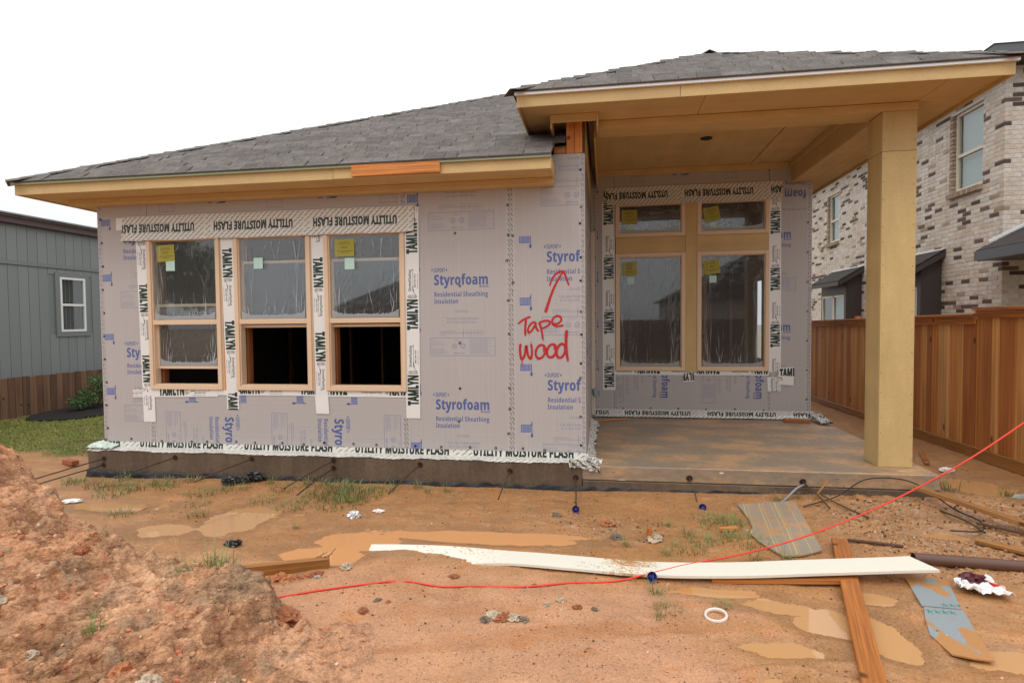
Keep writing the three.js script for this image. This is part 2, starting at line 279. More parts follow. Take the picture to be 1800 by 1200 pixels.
// sheathing panels; uv follows the print of each sheet
function panel(x0, x1, y0, y1, z, xo, yTop, rot = 0, depth = 0.025) {
  const g = cbox(x1 - x0, y1 - y0, depth, 0.002).translate((x0 + x1) / 2, (y0 + y1) / 2, z - depth / 2), p = g.attributes.position, t = g.attributes.uv;
  for (let i = 0; i < p.count; i++) { const X = p.getX(i), Y = p.getY(i);
    if (rot === 0) t.setXY(i, X - xo, Y - yTop); else if (rot === 1) t.setXY(i, yTop - Y, X - xo); else t.setXY(i, xo - X, yTop - Y); }
  return put('sheathing_panel', g, M.print, house);
}
const capG = merge([new THREE.CylinderGeometry(0.013, 0.015, 0.004, 14).rotateX(Math.PI / 2), new THREE.TorusGeometry(0.011, 0.003, 6, 14).translate(0, 0, 0.002)]), capHole = new THREE.CylinderGeometry(0.005, 0.005, 0.002, 8).rotateX(Math.PI / 2).translate(0, 0, 0.0035);
M.cap = S({ color: 0x24262a, roughness: 0.4 }); M.capMid = S({ color: 0xb9b6b2, roughness: 0.5 });
function fasten(pn, x, y, z) { const f = put('fastener', capG, M.cap, pn, [x, y, z + 0.002]); f.rotation.z = rand() * 3; if (rand() < 0.7) put('fastener_core', capHole, M.capMid, pn, [x, y, z + 0.003]); }
function seam(x0, x1, y0, y1, z) { const g = cbox(x1 - x0, y1 - y0, 0.002, 0).translate((x0 + x1) / 2, (y0 + y1) / 2, z + 0.001), p = g.attributes.position, t = g.attributes.uv, tall = y1 - y0 > x1 - x0, o = rand(); for (let i = 0; i < p.count; i++) tall ? t.setXY(i, ((p.getX(i) - x0) / (x1 - x0)) * 0.09, p.getY(i) + o) : t.setXY(i, ((p.getY(i) - y0) / (y1 - y0)) * 0.09, p.getX(i) + o); return put('seam_tape', g, M.seam, house); }
{
  const A = panel(-6.05, -5.36, 0.06, 3.1, 0, -6.10, 1.34 + 0.1);
  const A2 = panel(-5.355, -2.055, 0.06, 0.745, 0, -4.08, 0.82, 1);
  const A3 = panel(-5.355, -2.055, 2.62, 3.1, 0, -5.5, 4.03, 1);
  const B = panel(-2.05, -0.832, 0.06, 3.1, 0, -2.117, 2.16 + 0.1);
  const C = panel(-0.828, 0.0, 0.06, 3.365, 0, -0.828, 2.39 + 0.1);
  for (const [pn, x0, x1] of [[A, -5.98, -5.5], [A2, -5.2, -2.2], [B, -1.95, -0.95], [C, -0.72, -0.1]]) for (let x = x0; x < x1; x += 0.31) fasten(pn, x + rr(-0.06, 0.06), 0.11 + rr(-0.01, 0.02), 0);
  for (const y of [0.42, 0.86, 1.3, 1.95, 2.5]) fasten(B, -1.43 + rr(-0.03, 0.03), y + rr(-0.08, 0.08), 0);
  for (let y = 0.25; y < 3.2; y += 0.29) { if (y < 3) { fasten(A, -6.0 + rr(-0.01, 0.01), y, 0); if (rand() < 0.75) fasten(B, -0.86 + rr(-0.01, 0.01), y + rr(-0.1, 0.1), 0.002); } fasten(C, -0.05 + rr(-0.01, 0.01), y + rr(-0.1, 0.1), 0); if (rand() < 0.6) fasten(C, -0.80, y + rr(-0.1, 0.1), 0.002); }
  seam(-0.875, -0.785, 0.065, 3.09, 0); seam(-2.115, -2.03, 0.065, 0.44, 0); seam(-0.055, -0.002, 0.065, 3.36, 0); seam(-6.048, -6.0, 0.065, 3.05, 0); seam(-5.40, -5.31, 0.065, 0.40, 0); seam(-2.11, -2.03, 2.86, 3.08, 0);
  // recessed porch wall
  const a = panel(0.0, 0.37, 0.03, 3.98, RZ, -0.125, 2.81 + 0.17);
  const b = panel(0.375, 2.715, 0.03, 0.725, RZ, 1.40, 1.33, 1);
  panel(0.375, 2.715, 3.4, 3.98, RZ, 0.3, 4.83, 1);
  const c = panel(2.72, RX, 0.03, 3.2, RZ, 2.0, 3.07), d = panel(2.72, RX, 3.205, 3.98, RZ, 3.97, 3.20, 2);
  for (let x = 0.5; x < 2.7; x += 0.43) fasten(b, x, 0.13 + rr(-0.01, 0.01), RZ);
  for (let y = 0.3; y < 3.1; y += 0.45) { fasten(c, RX - 0.06, y, RZ); fasten(a, 0.06, y, RZ); }
  seam(0.33, 0.41, 0.1, 0.43, RZ); seam(2.69, 2.76, 0.1, 0.45, RZ); seam(RX - 0.075, RX - 0.002, 0.1, 3.9, RZ); seam(2.9, RX - 0.08, 3.17, 3.24, RZ); seam(0.01, 0.09, 0.1, 3.9, RZ);
  put('sheathing_panel', bb(RX - 0.024, RX, 0.03, 3.98, -4.3, RZ - 0.03, 0.002), M.print, house);
  // left side wall and the wall that returns into the porch
  put('sheathing_panel', bb(-6.05, -6.026, 0.06, 3.1, -9.3, -0.03, 0.002), M.print, house);
  const rw = bb(-0.024, 0.0, 0.03, 3.36, RZ, -0.03, 0.002); { const p = rw.attributes.position, t = rw.attributes.uv; for (let i = 0; i < p.count; i++) t.setXY(i, -p.getZ(i), p.getY(i)); }
  put('sheathing_panel', rw, M.print, house);
  put('corner_strip', bb(0.0, 0.06, 0.03, 2.95, RZ + 0.03, RZ + 0.09, 0.004), S({ color: 0xd9cdbf, roughness: 0.7 }), house);
  put('cladding_board', bb(-0.02, 0.006, 3.37, 3.98, RZ + 0.03, -0.14, 0.003), M.tan, house);
  put('cladding_board', bb(-0.02, 0.003, 3.37, 3.72, -0.135, -0.02, 0.003), M.scrapDark, house);
  // bare framing above the corner panel
  put('header_stud', bb(-0.20, -0.11, 3.37, 3.75, -0.09, -0.012, 0.004), M.lumber, house); put('header_stud', bb(-0.108, -0.024, 3.37, 3.75, -0.09, -0.006, 0.004), M.lumber, house);
  put('header_stud', bb(-0.34, -0.205, 3.37, 3.46, -0.09, -0.02, 0.004), M.lumberWet, house);
}
// ---------- windows ----------
function filmGeo(w, h, seed, n = 46) {
  const nv = Math.round((n * h) / w);
  return sheet(n, nv, (u, v) => {
    const x = u * w, y = v * h, wob = 0.012 * fbm(v * 4, seed, 2) * (u < 0.5 ? 1 - u * 2 : u * 2 - 1);
    const q = fbm(x * 7 + seed * 9 + 0.7 * fbm(y * 2, seed, 2), y * 0.7, 3), e = Math.abs(u - 0.5) * 2, ridge = Math.pow(1 - Math.abs(q), 7) * (0.25 + 1.2 * e * e);
    const fold = Math.pow(1 - Math.abs(fbm(x * 3 + y * 6 + seed, y * 3 - x * 2, 2)), 10) * (v > 0.75 || v < 0.2 ? 0.9 : 0.15);
    return [x - w / 2 + wob, y - h / 2, 0.0045 * ridge + 0.003 * fold];
  });
}
function streakGeo(w, h, seed) { // whitish pulled creases of the film
  const r = rng(seed), out = [];
  for (let i = 0; i < 26; i++) {
    const low = r() < 0.7, side = r() < 0.55, x0 = side ? (r() < 0.5 ? -1 : 1) * w * (0.36 + 0.12 * r()) : (r() - 0.5) * w * 0.8, y0 = low ? -h / 2 + 0.03 : h / 2 - 0.03, L = (side ? 0.75 : 0.22 + 0.3 * r()) * h * (0.4 + 0.6 * r()), dx = (r() - 0.5) * 0.16, wd = 0.002 + 0.0042 * r() * r();
    out.push(sheet(1, 14, (u, v) => { const k = v, t = wd * (1 - 0.85 * k) * (0.6 + 0.5 * Math.sin(k * 9 + i)); return [clamp(x0 - dx * k + 0.012 * Math.sin(k * 5 + i * 2) + (u - 0.5) * 2 * t, -w / 2, w / 2), y0 + (low ? 1 : -1) * L * k, 0.0062 + 0.0001 * i]; }));
  }
  return merge(out);
}
M.streak = S({ color: 0xc8ced0, roughness: 0.35, transparent: true, opacity: 0.7, side: THREE.DoubleSide });
function rim(x0, x1, y0, y1, w, z0, z1) { return merge([bb(x0, x0 + w, y0, y1, z0, z1), bb(x1 - w, x1, y0, y1, z0, z1), bb(x0 + w, x1 - w, y1 - w, y1, z0, z1), bb(x0 + w, x1 - w, y0, y0 + w, z0, z1)]); }
let fs = 3;
function glaze(win, x0, x1, y0, y1, z, film = true) {
  const w = x1 - x0, h = y1 - y0, cx = (x0 + x1) / 2, cy = (y0 + y1) / 2;
  put('pane', new THREE.PlaneGeometry(w, h), M.glass, win, [cx, cy, z]); put('pane', new THREE.PlaneGeometry(w, h), M.glass, win, [cx, cy, z - 0.014]);
  if (film) { fs += 7; put('protective_film', filmGeo(w * 0.99, h * 0.985, fs), M.film, win, [cx, cy, z + 0.004]); const st = put('film_creases', streakGeo(w * 0.97, h * 0.96, fs), M.streak, win, [cx, cy, z + 0.006]); st.userData.kind = 'stuff';
    put('film_hem', sheet(60, 3, (u, v) => [(u - 0.5) * w * 0.96, v * (0.035 + 0.03 * Math.abs(fbm(u * 14, fs, 3)) + 0.05 * Math.pow(Math.abs(u - 0.5) * 2, 6)), 0.002 * fbm(u * 40, v * 4, 2)]), M.hem, win, [cx, y0 + 0.006, z + 0.012]); }
}
function frontWindow(x0, x1, raise, yellow) {
  const win = grp('window', house), y0 = 0.75, y1 = 2.63, c = 1.575;
  put('frame', rim(x0, x1, y0, y1, 0.05, -0.1, 0.028), M.frame, win); put('nail_fin', rim(x0 - 0.02, x1 + 0.02, y0 - 0.02, y1 + 0.02, 0.03, -0.002, 0.004), M.frame, win);
  put('inner_stop', rim(x0 + 0.05, x1 - 0.05, y0 + 0.05, y1 - 0.05, 0.014, -0.09, 0.012), M.frame, win);
  put('check_rail', bb(x0 + 0.05, x1 - 0.05, c - 0.03, c + 0.03, -0.03, 0.016), M.frame, win);
  glaze(win, x0 + 0.064, x1 - 0.064, c + 0.03, y1 - 0.064, -0.008);
  const b = 0.8 + raise, t = b + 0.8; put('lower_sash', rim(x0 + 0.055, x1 - 0.055, b, t, 0.034, -0.066, -0.04), M.frame, win);
  glaze(win, x0 + 0.088, x1 - 0.088, b + 0.034, t - 0.034, -0.05, raise < 0.5);
  if (yellow) put('label_sticker', sheet(4, 4, (u, v) => [(u - 0.5) * 0.24, (v - 0.5) * 0.2, 0.003 * Math.sin(u * 3)]), M.yellow, win, [x0 + 0.25, 2.42, 0.002], [0, 0, 0.06 - 0.08 * rand()]);
  put('label_sticker', sheet(2, 2, (u, v) => [(u - 0.5) * 0.12, (v - 0.5) * 0.13, 0]), M.paleSticker, win, [x0 + 0.31, 2.26 + rr(-0.05, 0.01), 0.0025]);
  return win;
}
frontWindow(-5.36, -4.38, 0.2, true); frontWindow(-4.19, -3.21, 0.7, false); frontWindow(-3.035, -2.055, 0.7, true);
for (const [x0, x1] of [[-4.365, -4.205], [-3.195, -3.05]]) put('mullion_stud', bb(x0, x1, 0.73, 2.62, -0.09, 0.0), M.lumber, house);
function porchWindow(x0, x1, y0, y1, yel) {
  const win = grp('window', house); put('frame', rim(x0, x1, y0, y1, 0.055, RZ - 0.08, RZ + 0.03), M.frame, win); put('inner_stop', rim(x0 + 0.055, x1 - 0.055, y0 + 0.055, y1 - 0.055, 0.014, RZ - 0.07, RZ + 0.012), M.frame, win);
  glaze(win, x0 + 0.069, x1 - 0.069, y0 + 0.069, y1 - 0.069, RZ - 0.006);
  put('label_sticker', sheet(4, 4, (u, v) => [(u - 0.5) * 0.24, (v - 0.5) * 0.22, 0.004 * Math.sin(u * 3)]), M.yellow, win, [x0 + 0.22, y1 - 0.24, RZ + 0.004], [0, 0, yel]);
  put('label_sticker', sheet(2, 2, (u, v) => [(u - 0.5) * 0.11, (v - 0.5) * 0.11, 0]), M.paleSticker, win, [x0 + 0.24, y1 - 0.43, RZ + 0.0045]);
}
porchWindow(0.385, 1.465, 0.735, 2.6, 0.03); porchWindow(1.645, 2.715, 0.735, 2.6, 0.12); porchWindow(0.385, 1.465, 2.86, 3.42, 0); porchWindow(1.645, 2.715, 2.86, 3.42, 0.2);
put('window_trim', bb(1.467, 1.643, 0.72, 3.42, RZ - 0.04, RZ + 0.02), M.tan, house); put('window_trim', bb(0.387, 1.465, 2.602, 2.858, RZ - 0.04, RZ + 0.014), M.tan, house); put('window_trim', bb(1.645, 2.713, 2.602, 2.858, RZ - 0.04, RZ + 0.014), M.tan, house);
// ---------- flashing tapes ----------
function vtape(xt, xb, y0, y1, w, z, up, mat = M.tape, seed = rand() * 9) { // upright strip; up = lettering reads upward
  const o = rand() * 0.87;
  return put('flashing_tape', slab(4, 26, (u, v) => { const y = lerp(y0, y1, v), x = lerp(xb, xt, v) + (u - 0.5) * w; return [x, y, z + 0.004 + 0.0022 * fbm(x * 9 + seed, y * 5, 3) + 0.0015 * fbm(y * 2, seed, 2)]; }, 0.0015, (u, v) => { const y = lerp(y0, y1, v); return up ? [y + o, (1 - u) * 0.166] : [-y + o, u * 0.166]; }), mat, house);
}
vtape(-5.43, -5.395, 0.34, 2.66, 0.165, 0.004, false).userData.label = 'white lettered tape strip left of the row of three windows';
vtape(-4.285, -4.255, 0.51, 2.66, 0.16, 0.003, false); vtape(-3.12, -3.1, 0.64, 2.66, 0.155, 0.003, false); vtape(-3.105, -3.093, 0.475, 0.68, 0.165, 0.006, false, M.whiteTape); vtape(-1.965, -1.98, 0.44, 2.86, 0.168, 0.004, true);
vtape(0.275, 0.28, 0.42, 3.42, 0.2, RZ + 0.003, true); vtape(2.80, 2.81, 0.72, 3.44, 0.175, RZ + 0.003, true); vtape(2.79, 2.8, 0.42, 0.64, 0.19, RZ + 0.007, true);
function htape(x0, x1, y0, y1, z, tilt = 0, flip = false, mat = M.tape) {
  const o = rand() * 0.87, h = y1 - y0;
  return put('flashing_tape', slab(Math.max(4, Math.round((x1 - x0) * 12)), 3, (u, v) => { const x = lerp(x0, x1, u); return [x, lerp(y0, y1, v) + tilt * (u - 0.5), z + 0.003 + 0.002 * fbm(x * 4, v * 2 + x0, 2)]; }, 0.0015, (u, v) => { const x = lerp(x0, x1, u); return flip ? [-x + o, 0.166 - v * h] : [x + o, v * h]; }), mat, house);
}
htape(-5.62, -4.45, 0.655, 0.765, 0.0055, 0.02); htape(-4.5, -3.0, 0.685, 0.745, 0.003, 0); htape(-3.05, -2.0, 0.68, 0.74, 0.003, 0, true); htape(-5.78, -5.6, 2.72, 2.87, 0.004, 0.0);
htape(0.36, 1.5, 0.665, 0.735, RZ + 0.003, 0, true); htape(1.48, 2.72, 0.665, 0.735, RZ + 0.005, 0, true); htape(1.44, 1.6, 0.56, 0.7, RZ + 0.009, 0.01, true);
htape(2.86, 3.09, 0.63, 0.79, RZ + 0.012, 0.02); htape(2.84, 3.08, 0.52, 0.66, RZ + 0.015, -0.01);
htape(0.2, 0.3, 3.47, 3.6, RZ + 0.004, 0);
// wide head flashings, lettering upside down
function headFlash(x0, x1, y0, y1, z, off) {
  return put('head_flashing', slab(90, 8, (u, v) => { const ra = v < 0.3 ? 0.012 * fbm(u * 9, 3, 3) : 0, x = lerp(x0, x1, u) + (v > 0.5 ? 0.02 * fbm(v * 5, x0, 2) : 0), puff = (1 - v) * 0.014 * (0.5 + 0.5 * fbm(u * 7, 1.3, 2)); return [x, lerp(y0, y1, v) + ra + 0.008 * fbm(u * 5, z, 2), z + 0.03 * (1 - v) ** 2 + 0.005 + puff + 0.003 * fbm(u * 22, v * 3, 2)]; }, 0.0015, (u, v) => { const x = lerp(x0, x1, u); return [-x + off, 0.3 - v * (y1 - y0)]; }), M.flash, house);
}
headFlash(-5.68, -1.93, 2.575, 2.875, 0.01, -0.72); headFlash(0.25, 2.90, 3.365, 3.645, RZ + 0.01, 0.05);
// base flashing: out from under the panels, over the brick ledge, with a loose hanging edge
put('base_flashing', slab(220, 6, (u, v) => { const x = lerp(-6.15, 0.02, u), s = v, dr = 0.028 * (0.35 + fbm(x * 1.7, 4, 3)) + (x < -5.95 ? 0.02 : 0); if (s < 0.35) return [x, lerp(0.085, 0.022, s / 0.35), lerp(0.003, 0.012, s / 0.35)]; const k = (s - 0.35) / 0.65; return [x, 0.022 - 0.012 * k - (k > 0.85 ? dr * 0.6 : 0) + 0.004 * fbm(x * 8, k * 3, 2), lerp(0.012, 0.163, k) + 0.004 * fbm(x * 6, 9, 2)]; }, 0.0012, (u, v) => [lerp(-6.15, 0.02, u) * 0.9, v < 0.35 ? lerp(0.158, 0.098, v / 0.35) : lerp(0.098, -0.06, (v - 0.35) / 0.65)]), M.flash, house);
put('base_flashing', slab(120, 5, (u, v) => { const x = lerp(0.0, RX + 0.06, u); return [x, lerp(0.115, 0.0, v) + 0.004 * fbm(x * 6, v * 4, 2), RZ + 0.004 + (v > 0.7 ? (v - 0.7) * 0.25 : 0) + 0.006 * Math.abs(fbm(x * 5, 2, 2))]; }, 0.0012, (u, v) => [-lerp(0, RX + 0.06, u) + 0.4, v * 0.2 + 0.05]), M.flash, house);
put('base_flashing', slab(60, 8, (u, v) => { const z = lerp(0.19, -2.5, u), w = 0.1 + 0.05 * fbm(z * 3, 1, 2) + (u < 0.1 ? 0.05 : 0); return [0.004 + w * v, 0.004 + 0.05 * (1 - v) ** 2 + 0.028 * Math.abs(fbm(z * 9, v * 3, 3)) - (u < 0.06 ? 0.05 * v : 0), z]; }, 0.0012, (u, v) => [lerp(0, 1.5, u), v * 0.09]), M.flash, house);
put('base_flashing', slab(34, 24, (u, v) => { const x = lerp(-0.18, 0.15, u), z = 0.17 + 0.03 * fbm(u * 5, v * 4, 3); return [x, lerp(0.05, -0.075 * (0.3 + u * 0.8), v) + 0.02 * fbm(u * 6, v * 5, 3), z + 0.03 * fbm(u * 9, v * 7 + 4, 3)]; }, 0.0012, (u, v) => [u * 0.2, v * 0.08]), M.flash, house);
M.greenPaper = S({ color: 0xcfdcd2, roughness: 0.5, side: THREE.DoubleSide });
put('base_flashing', slab(24, 14, (u, v) => [lerp(-6.17, -5.82, u), 0.03 + 0.06 * (1 - Math.abs(u - 0.3)) * v + 0.02 * fbm(u * 6, v * 5, 3), lerp(0.16, 0.02, v) + 0.03 * fbm(u * 7, v * 4 + 9, 3)], 0.0012, (u, v) => [u * 0.45, v * 0.16]), M.greenPaper, house).userData.label = 'crumpled pale green flap of flashing at the left foundation corner';
put('base_flashing', slab(30, 14, (u, v) => [lerp(RX - 0.02, RX + 0.14, u), 0.02 + 0.06 * (1 - v) + 0.03 * fbm(u * 6, v * 5, 3), lerp(RZ + 0.02, RZ + 0.5, v) + 0.03 * fbm(u * 7, v * 4 + 9, 3)], 0.0012, (u, v) => [u * 0.25, v * 0.5]), M.flash, house);
// electric box on the return wall
{ const e = grp('electric_box', house, [0.045, 0.42, -2.72]); M.grayPlastic = S({ color: 0x9a9ea4, roughness: 0.5 }); put('box', cbox(0.08, 0.12, 0.1, 0.01), M.grayPlastic, e, [0.02, 0, 0], [0.2, 0.4, 0.15]); put('cover', cbox(0.02, 0.09, 0.07, 0.006), M.grayPlastic, e, [0.07, 0, 0.01], [0.2, 0.4, 0.15]); }
// red spray marks: arrow and two words, strokes lying 1 mm proud of the panel
M.spray = S({ color: 0xb51c22, roughness: 0.45 });
{
  const q = (a, b) => [-0.8467 + a / 985, 2.217 - b / 985]; let lay = 0;
  const ribbon = (pts, w0, w1, closed = false) => {
    const c = new THREE.CatmullRomCurve3(pts.map(([a, b]) => { const [x, y] = q(a, b); return new THREE.Vector3(x, y, 0); }), closed), n = pts.length * 9, P = c.getPoints(n); lay += 0.00012;
    return sheet(2, n, (u, v) => { const i = Math.round(v * n), a = P[Math.max(0, i - 1)], b = P[Math.min(n, i + 1)], dx = b.x - a.x, dy = b.y - a.y, L = Math.hypot(dx, dy) || 1, cap = closed ? 1 : Math.sqrt(clamp(Math.min(v, 1 - v) * n / 2.2, 0.02, 1)), w = lerp(w0, w1, v) / 985 / 2 * cap * (1 + 0.18 * fbm(v * 9, pts[0][0], 2)); return [P[i].x - (dy / L) * w * (u - 0.5) * 2, P[i].y + (dx / L) * w * (u - 0.5) * 2, 0.0022 + lay]; });
  };
  const drip = (a, b, l, w = 8) => ribbon([[a, b], [a + 1, b + l / 2], [a, b + l]], w * 1.4, w * 0.6);
  const ell = (cx, cy, rx, ry, w, t = 0) => ribbon(Array.from({ length: 12 }, (_, i) => { const k = (i / 12) * Math.PI * 2 + t; return [cx + rx * Math.cos(k) - 0.18 * ry * Math.sin(k), cy + ry * Math.sin(k)]; }), w, w, true);
  const marks = {
    painted_arrow: [ribbon([[398, 572], [420, 505], [452, 410], [500, 290], [555, 190], [600, 125]], 36, 18), ribbon([[446, 285], [470, 215], [520, 150], [600, 118]], 18, 24), ribbon([[600, 118], [622, 180], [642, 235], [658, 280]], 26, 18)],
    painted_letter: [ribbon([[92, 692], [150, 648], [200, 624], [238, 612]], 20, 24), ribbon([[186, 640], [176, 730], [176, 822]], 26, 24), drip(176, 800, 30)],
    painted_letter_1: [ribbon([[290, 668], [250, 680], [208, 740], [212, 785], [245, 765], [282, 705], [292, 668]], 22, 22), ribbon([[290, 668], [296, 730], [325, 776]], 24, 24), drip(218, 780, 40, 6)],
    painted_letter_2: [ribbon([[326, 670], [348, 730], [362, 800], [370, 866]], 24, 22), ribbon([[318, 684], [380, 660], [440, 662], [446, 690], [410, 720], [360, 744]], 22, 22), drip(371, 850, 38, 7)],
    painted_letter_3: [ribbon([[484, 690], [530, 690], [572, 650], [556, 612], [510, 612], [474, 650], [480, 698], [520, 718], [602, 708]], 24, 22), drip(518, 715, 26, 6)],
    painted_letter_4: [ribbon([[122, 902], [116, 990], [134, 1078], [164, 1040], [186, 930], [206, 1040], [232, 1074], [248, 1000], [238, 900]], 26, 24), drip(136, 1080, 95, 9), drip(236, 880, 14, 6)],
    painted_letter_5: [ell(342, 994, 52, 74, 25), drip(374, 940, 60, 10), drip(310, 1070, 22, 7)],
    painted_letter_6: [ell(464, 985, 50, 72, 26, 0.6), drip(492, 930, 55, 12)],
    painted_letter_7: [ell(566, 985, 46, 76, 26, 0.4), ribbon([[630, 756], [622, 860], [626, 980], [642, 1106]], 36, 24), drip(534, 1055, 26, 7)],
  };
  for (const k in marks) put(k.replace(/_\d$/, ''), merge(marks[k]), M.spray, house);
}
// ---------- eaves of the low wing ----------
const SL = 0.5, TH = Math.atan(SL);
put('fascia_board', bb(-6.6, -2.643, 3.073, 3.2, 0.534, 0.554), M.tan, house); put('fascia_board', bb(-2.64, -0.32, 3.075, 3.2, 0.535, 0.555), M.tan, house);
put('fascia_board', bb(-6.6, -6.58, 3.073, 3.2, -9.6, 0.532), M.tan, house);
put('fascia_board', bb(-0.34, -0.318, 3.075, 3.21, 0.11, 0.533), M.tan, house);
put('soffit_board', bb(-6.578, -3.502, 3.088, 3.1, 0.0, 0.532), M.tan, house); put('soffit_board', bb(-3.498, -0.342, 3.089, 3.1, 0.0, 0.532), M.tan, house); put('soffit_board', bb(-6.578, -6.052, 3.088, 3.1, -9.5, -0.003), M.tan, house);
put('frieze_board', bb(-6.3, -0.335, 3.02, 3.087, 0.004, 0.15), M.tan, house);
put('nailed_block', bb(-2.42, -1.46, 3.085, 3.205, 0.557, 0.597, 0.004), M.lumber, house).userData.label = 'orange wood block nailed on the tan fascia';
put('drip_edge', bb(-6.615, -0.315, 3.184, 3.216, 0.557, 0.59, 0.002), M.greenEdge, house);
// ---------- porch roof woodwork ----------
put('fascia_board', bb(-0.663, 0.938, 3.7, 3.828, 0.524, 0.544), M.tan, house); put('fascia_board', bb(0.941, 3.834, 3.7, 3.828, 0.523, 0.543), M.tan, house);
put('fascia_board', bb(-0.664, -0.644, 3.7, 3.828, -0.55, 0.522), M.tan, house); put('fascia_board', bb(3.814, 3.834, 3.7, 3.828, -9.6, 0.522), M.tan, house);
put('soffit_board', bb(-0.643, 1.196, 3.74, 3.752, -0.12, 0.522), M.tan, house); put('soffit_board', bb(1.2, 3.36, 3.741, 3.752, -0.12, 0.522), M.tan, house); put('soffit_board', bb(3.364, 3.813, 3.74, 3.752, -0.12, 0.522), M.tan, house); put('soffit_board', bb(-0.643, -0.2, 3.74, 3.752, -0.6, -0.122), M.tan, house); put('soffit_board', bb(3.36, 3.813, 3.74, 3.752, -9.5, -0.122), M.tan, house);
put('drip_edge', bb(-0.68, 3.85, 3.812, 3.85, 0.546, 0.578, 0.002), M.metal, house); put('drip_edge', bb(-0.678, -0.654, 3.829, 3.852, -0.5, 0.528, 0.002), M.metal, house);
put('frieze_board', bb(-0.36, 0.13, 3.655, 3.738, 0.14, 0.16), M.tan, house); put('frieze_board', bb(-0.36, -0.34, 3.6, 3.738, -0.35, 0.138), M.tan, house); put('frieze_board', bb(0.132, 0.15, 3.6, 3.738, -0.1, 0.16), M.tan, house);
const beam = grp('porch_beam', house);
put('beam_face', bb(0.152, 3.365, 3.655, 3.739, -0.142, -0.12), M.tan, beam); put('beam_underside', bb(0.152, 3.03, 3.655, 3.677, -0.46, -0.144), M.tan, beam); put('beam_inner_face', bb(0.152, 3.03, 3.683, 3.92, -0.458, -0.438), M.tan, beam);
const sideBeam = grp('porch_beam', house);
put('beam_face', bb(3.03, 3.05, 3.62, 3.9, RZ + 0.002, -0.462), M.tan, sideBeam); put('beam_underside', bb(3.052, 3.34, 3.62, 3.642, RZ + 0.002, -0.462), M.tan, sideBeam); put('beam_face', bb(3.342, 3.36, 3.62, 3.739, RZ + 0.002, -0.462), M.tan, sideBeam);
const cl = grp('porch_ceiling', house);
put('ceiling_panel', bb(0.02, 2.46, 3.925, 3.94, RZ + 0.002, -0.44), M.tan, cl); put('ceiling_panel', bb(2.464, 3.04, 3.927, 3.94, RZ + 0.002, -0.44), M.tan, cl);
put('ceiling_batten', bb(2.43, 2.53, 3.905, 3.924, RZ + 0.03, -0.46), M.tan, cl); put('ceiling_trim', bb(0.115, 2.988, 3.83, 3.924, RZ + 0.003, RZ + 0.028), M.tan, cl); put('ceiling_trim', bb(0.09, 0.114, 3.65, 3.924, RZ + 0.003, -0.47), M.tan, cl); put('ceiling_trim', bb(2.99, 3.029, 3.85, 3.924, RZ + 0.003, -0.462), M.tan, cl);
put('lamp_box_hole', merge([new THREE.CylinderGeometry(0.07, 0.07, 0.01, 20).translate(1.54, 3.921, -1.62), new THREE.TorusGeometry(0.07, 0.008, 6, 24).rotateX(Math.PI / 2).translate(1.54, 3.921, -1.62)]), M.black, cl);
const post = grp('porch_post', house);
{
  const x0 = 3.03, x1 = 3.36, z0 = -0.462, z1 = -0.125, j = 3.25;
  for (const [y0, y1] of [[-0.012, j - 0.002], [j + 0.002, 3.652]]) {
    put('post_panel', bb(x0 + 0.002, x1 - 0.002, y0, y1, z1 - 0.018, z1, 0.002), M.tanPost, post); put('post_panel', bb(x0, x0 + 0.018, y0, y1, z0, z1 - 0.02, 0.002), M.tanPost, post);
    put('post_panel', bb(x1 - 0.018, x1, y0, y1, z0, z1 - 0.02, 0.002), M.tanPost, post); put('post_panel', bb(x0 + 0.02, x1 - 0.02, y0, y1, z0 + 0.002, z0 + 0.02, 0.002), M.tanPost, post);
  }
  put('post_core', bb(x0 + 0.02, x1 - 0.02, 0, 3.6, z0 + 0.03, z1 - 0.02), M.stud, post);
  const nl = []; for (let y = 0.08; y < 3.6; y += 0.22) for (const x of [x0 + 0.02, x1 - 0.025]) nl.push(new THREE.CylinderGeometry(0.0045, 0.0045, 0.002, 7).rotateX(Math.PI / 2).translate(x + rr(-0.006, 0.006), y + rr(-0.05, 0.05), z1 + 0.0008));
  put('nail_heads', merge(nl), M.scrapDark, post).userData.kind = 'stuff';
}
// ---------- roofs ----------
const shMats = [0x827d79, 0x7b7672, 0x898480, 0x736f6b, 0x7f7a75].map((c) => S({ color: c, map: shingleMap, bumpMap: grainBump, bumpScale: 0.0015, roughness: 0.88 }));
const shMatsB = shMats;
M.deck = S({ color: 0x6d655f, map: shingleMap, roughness: 0.9 });
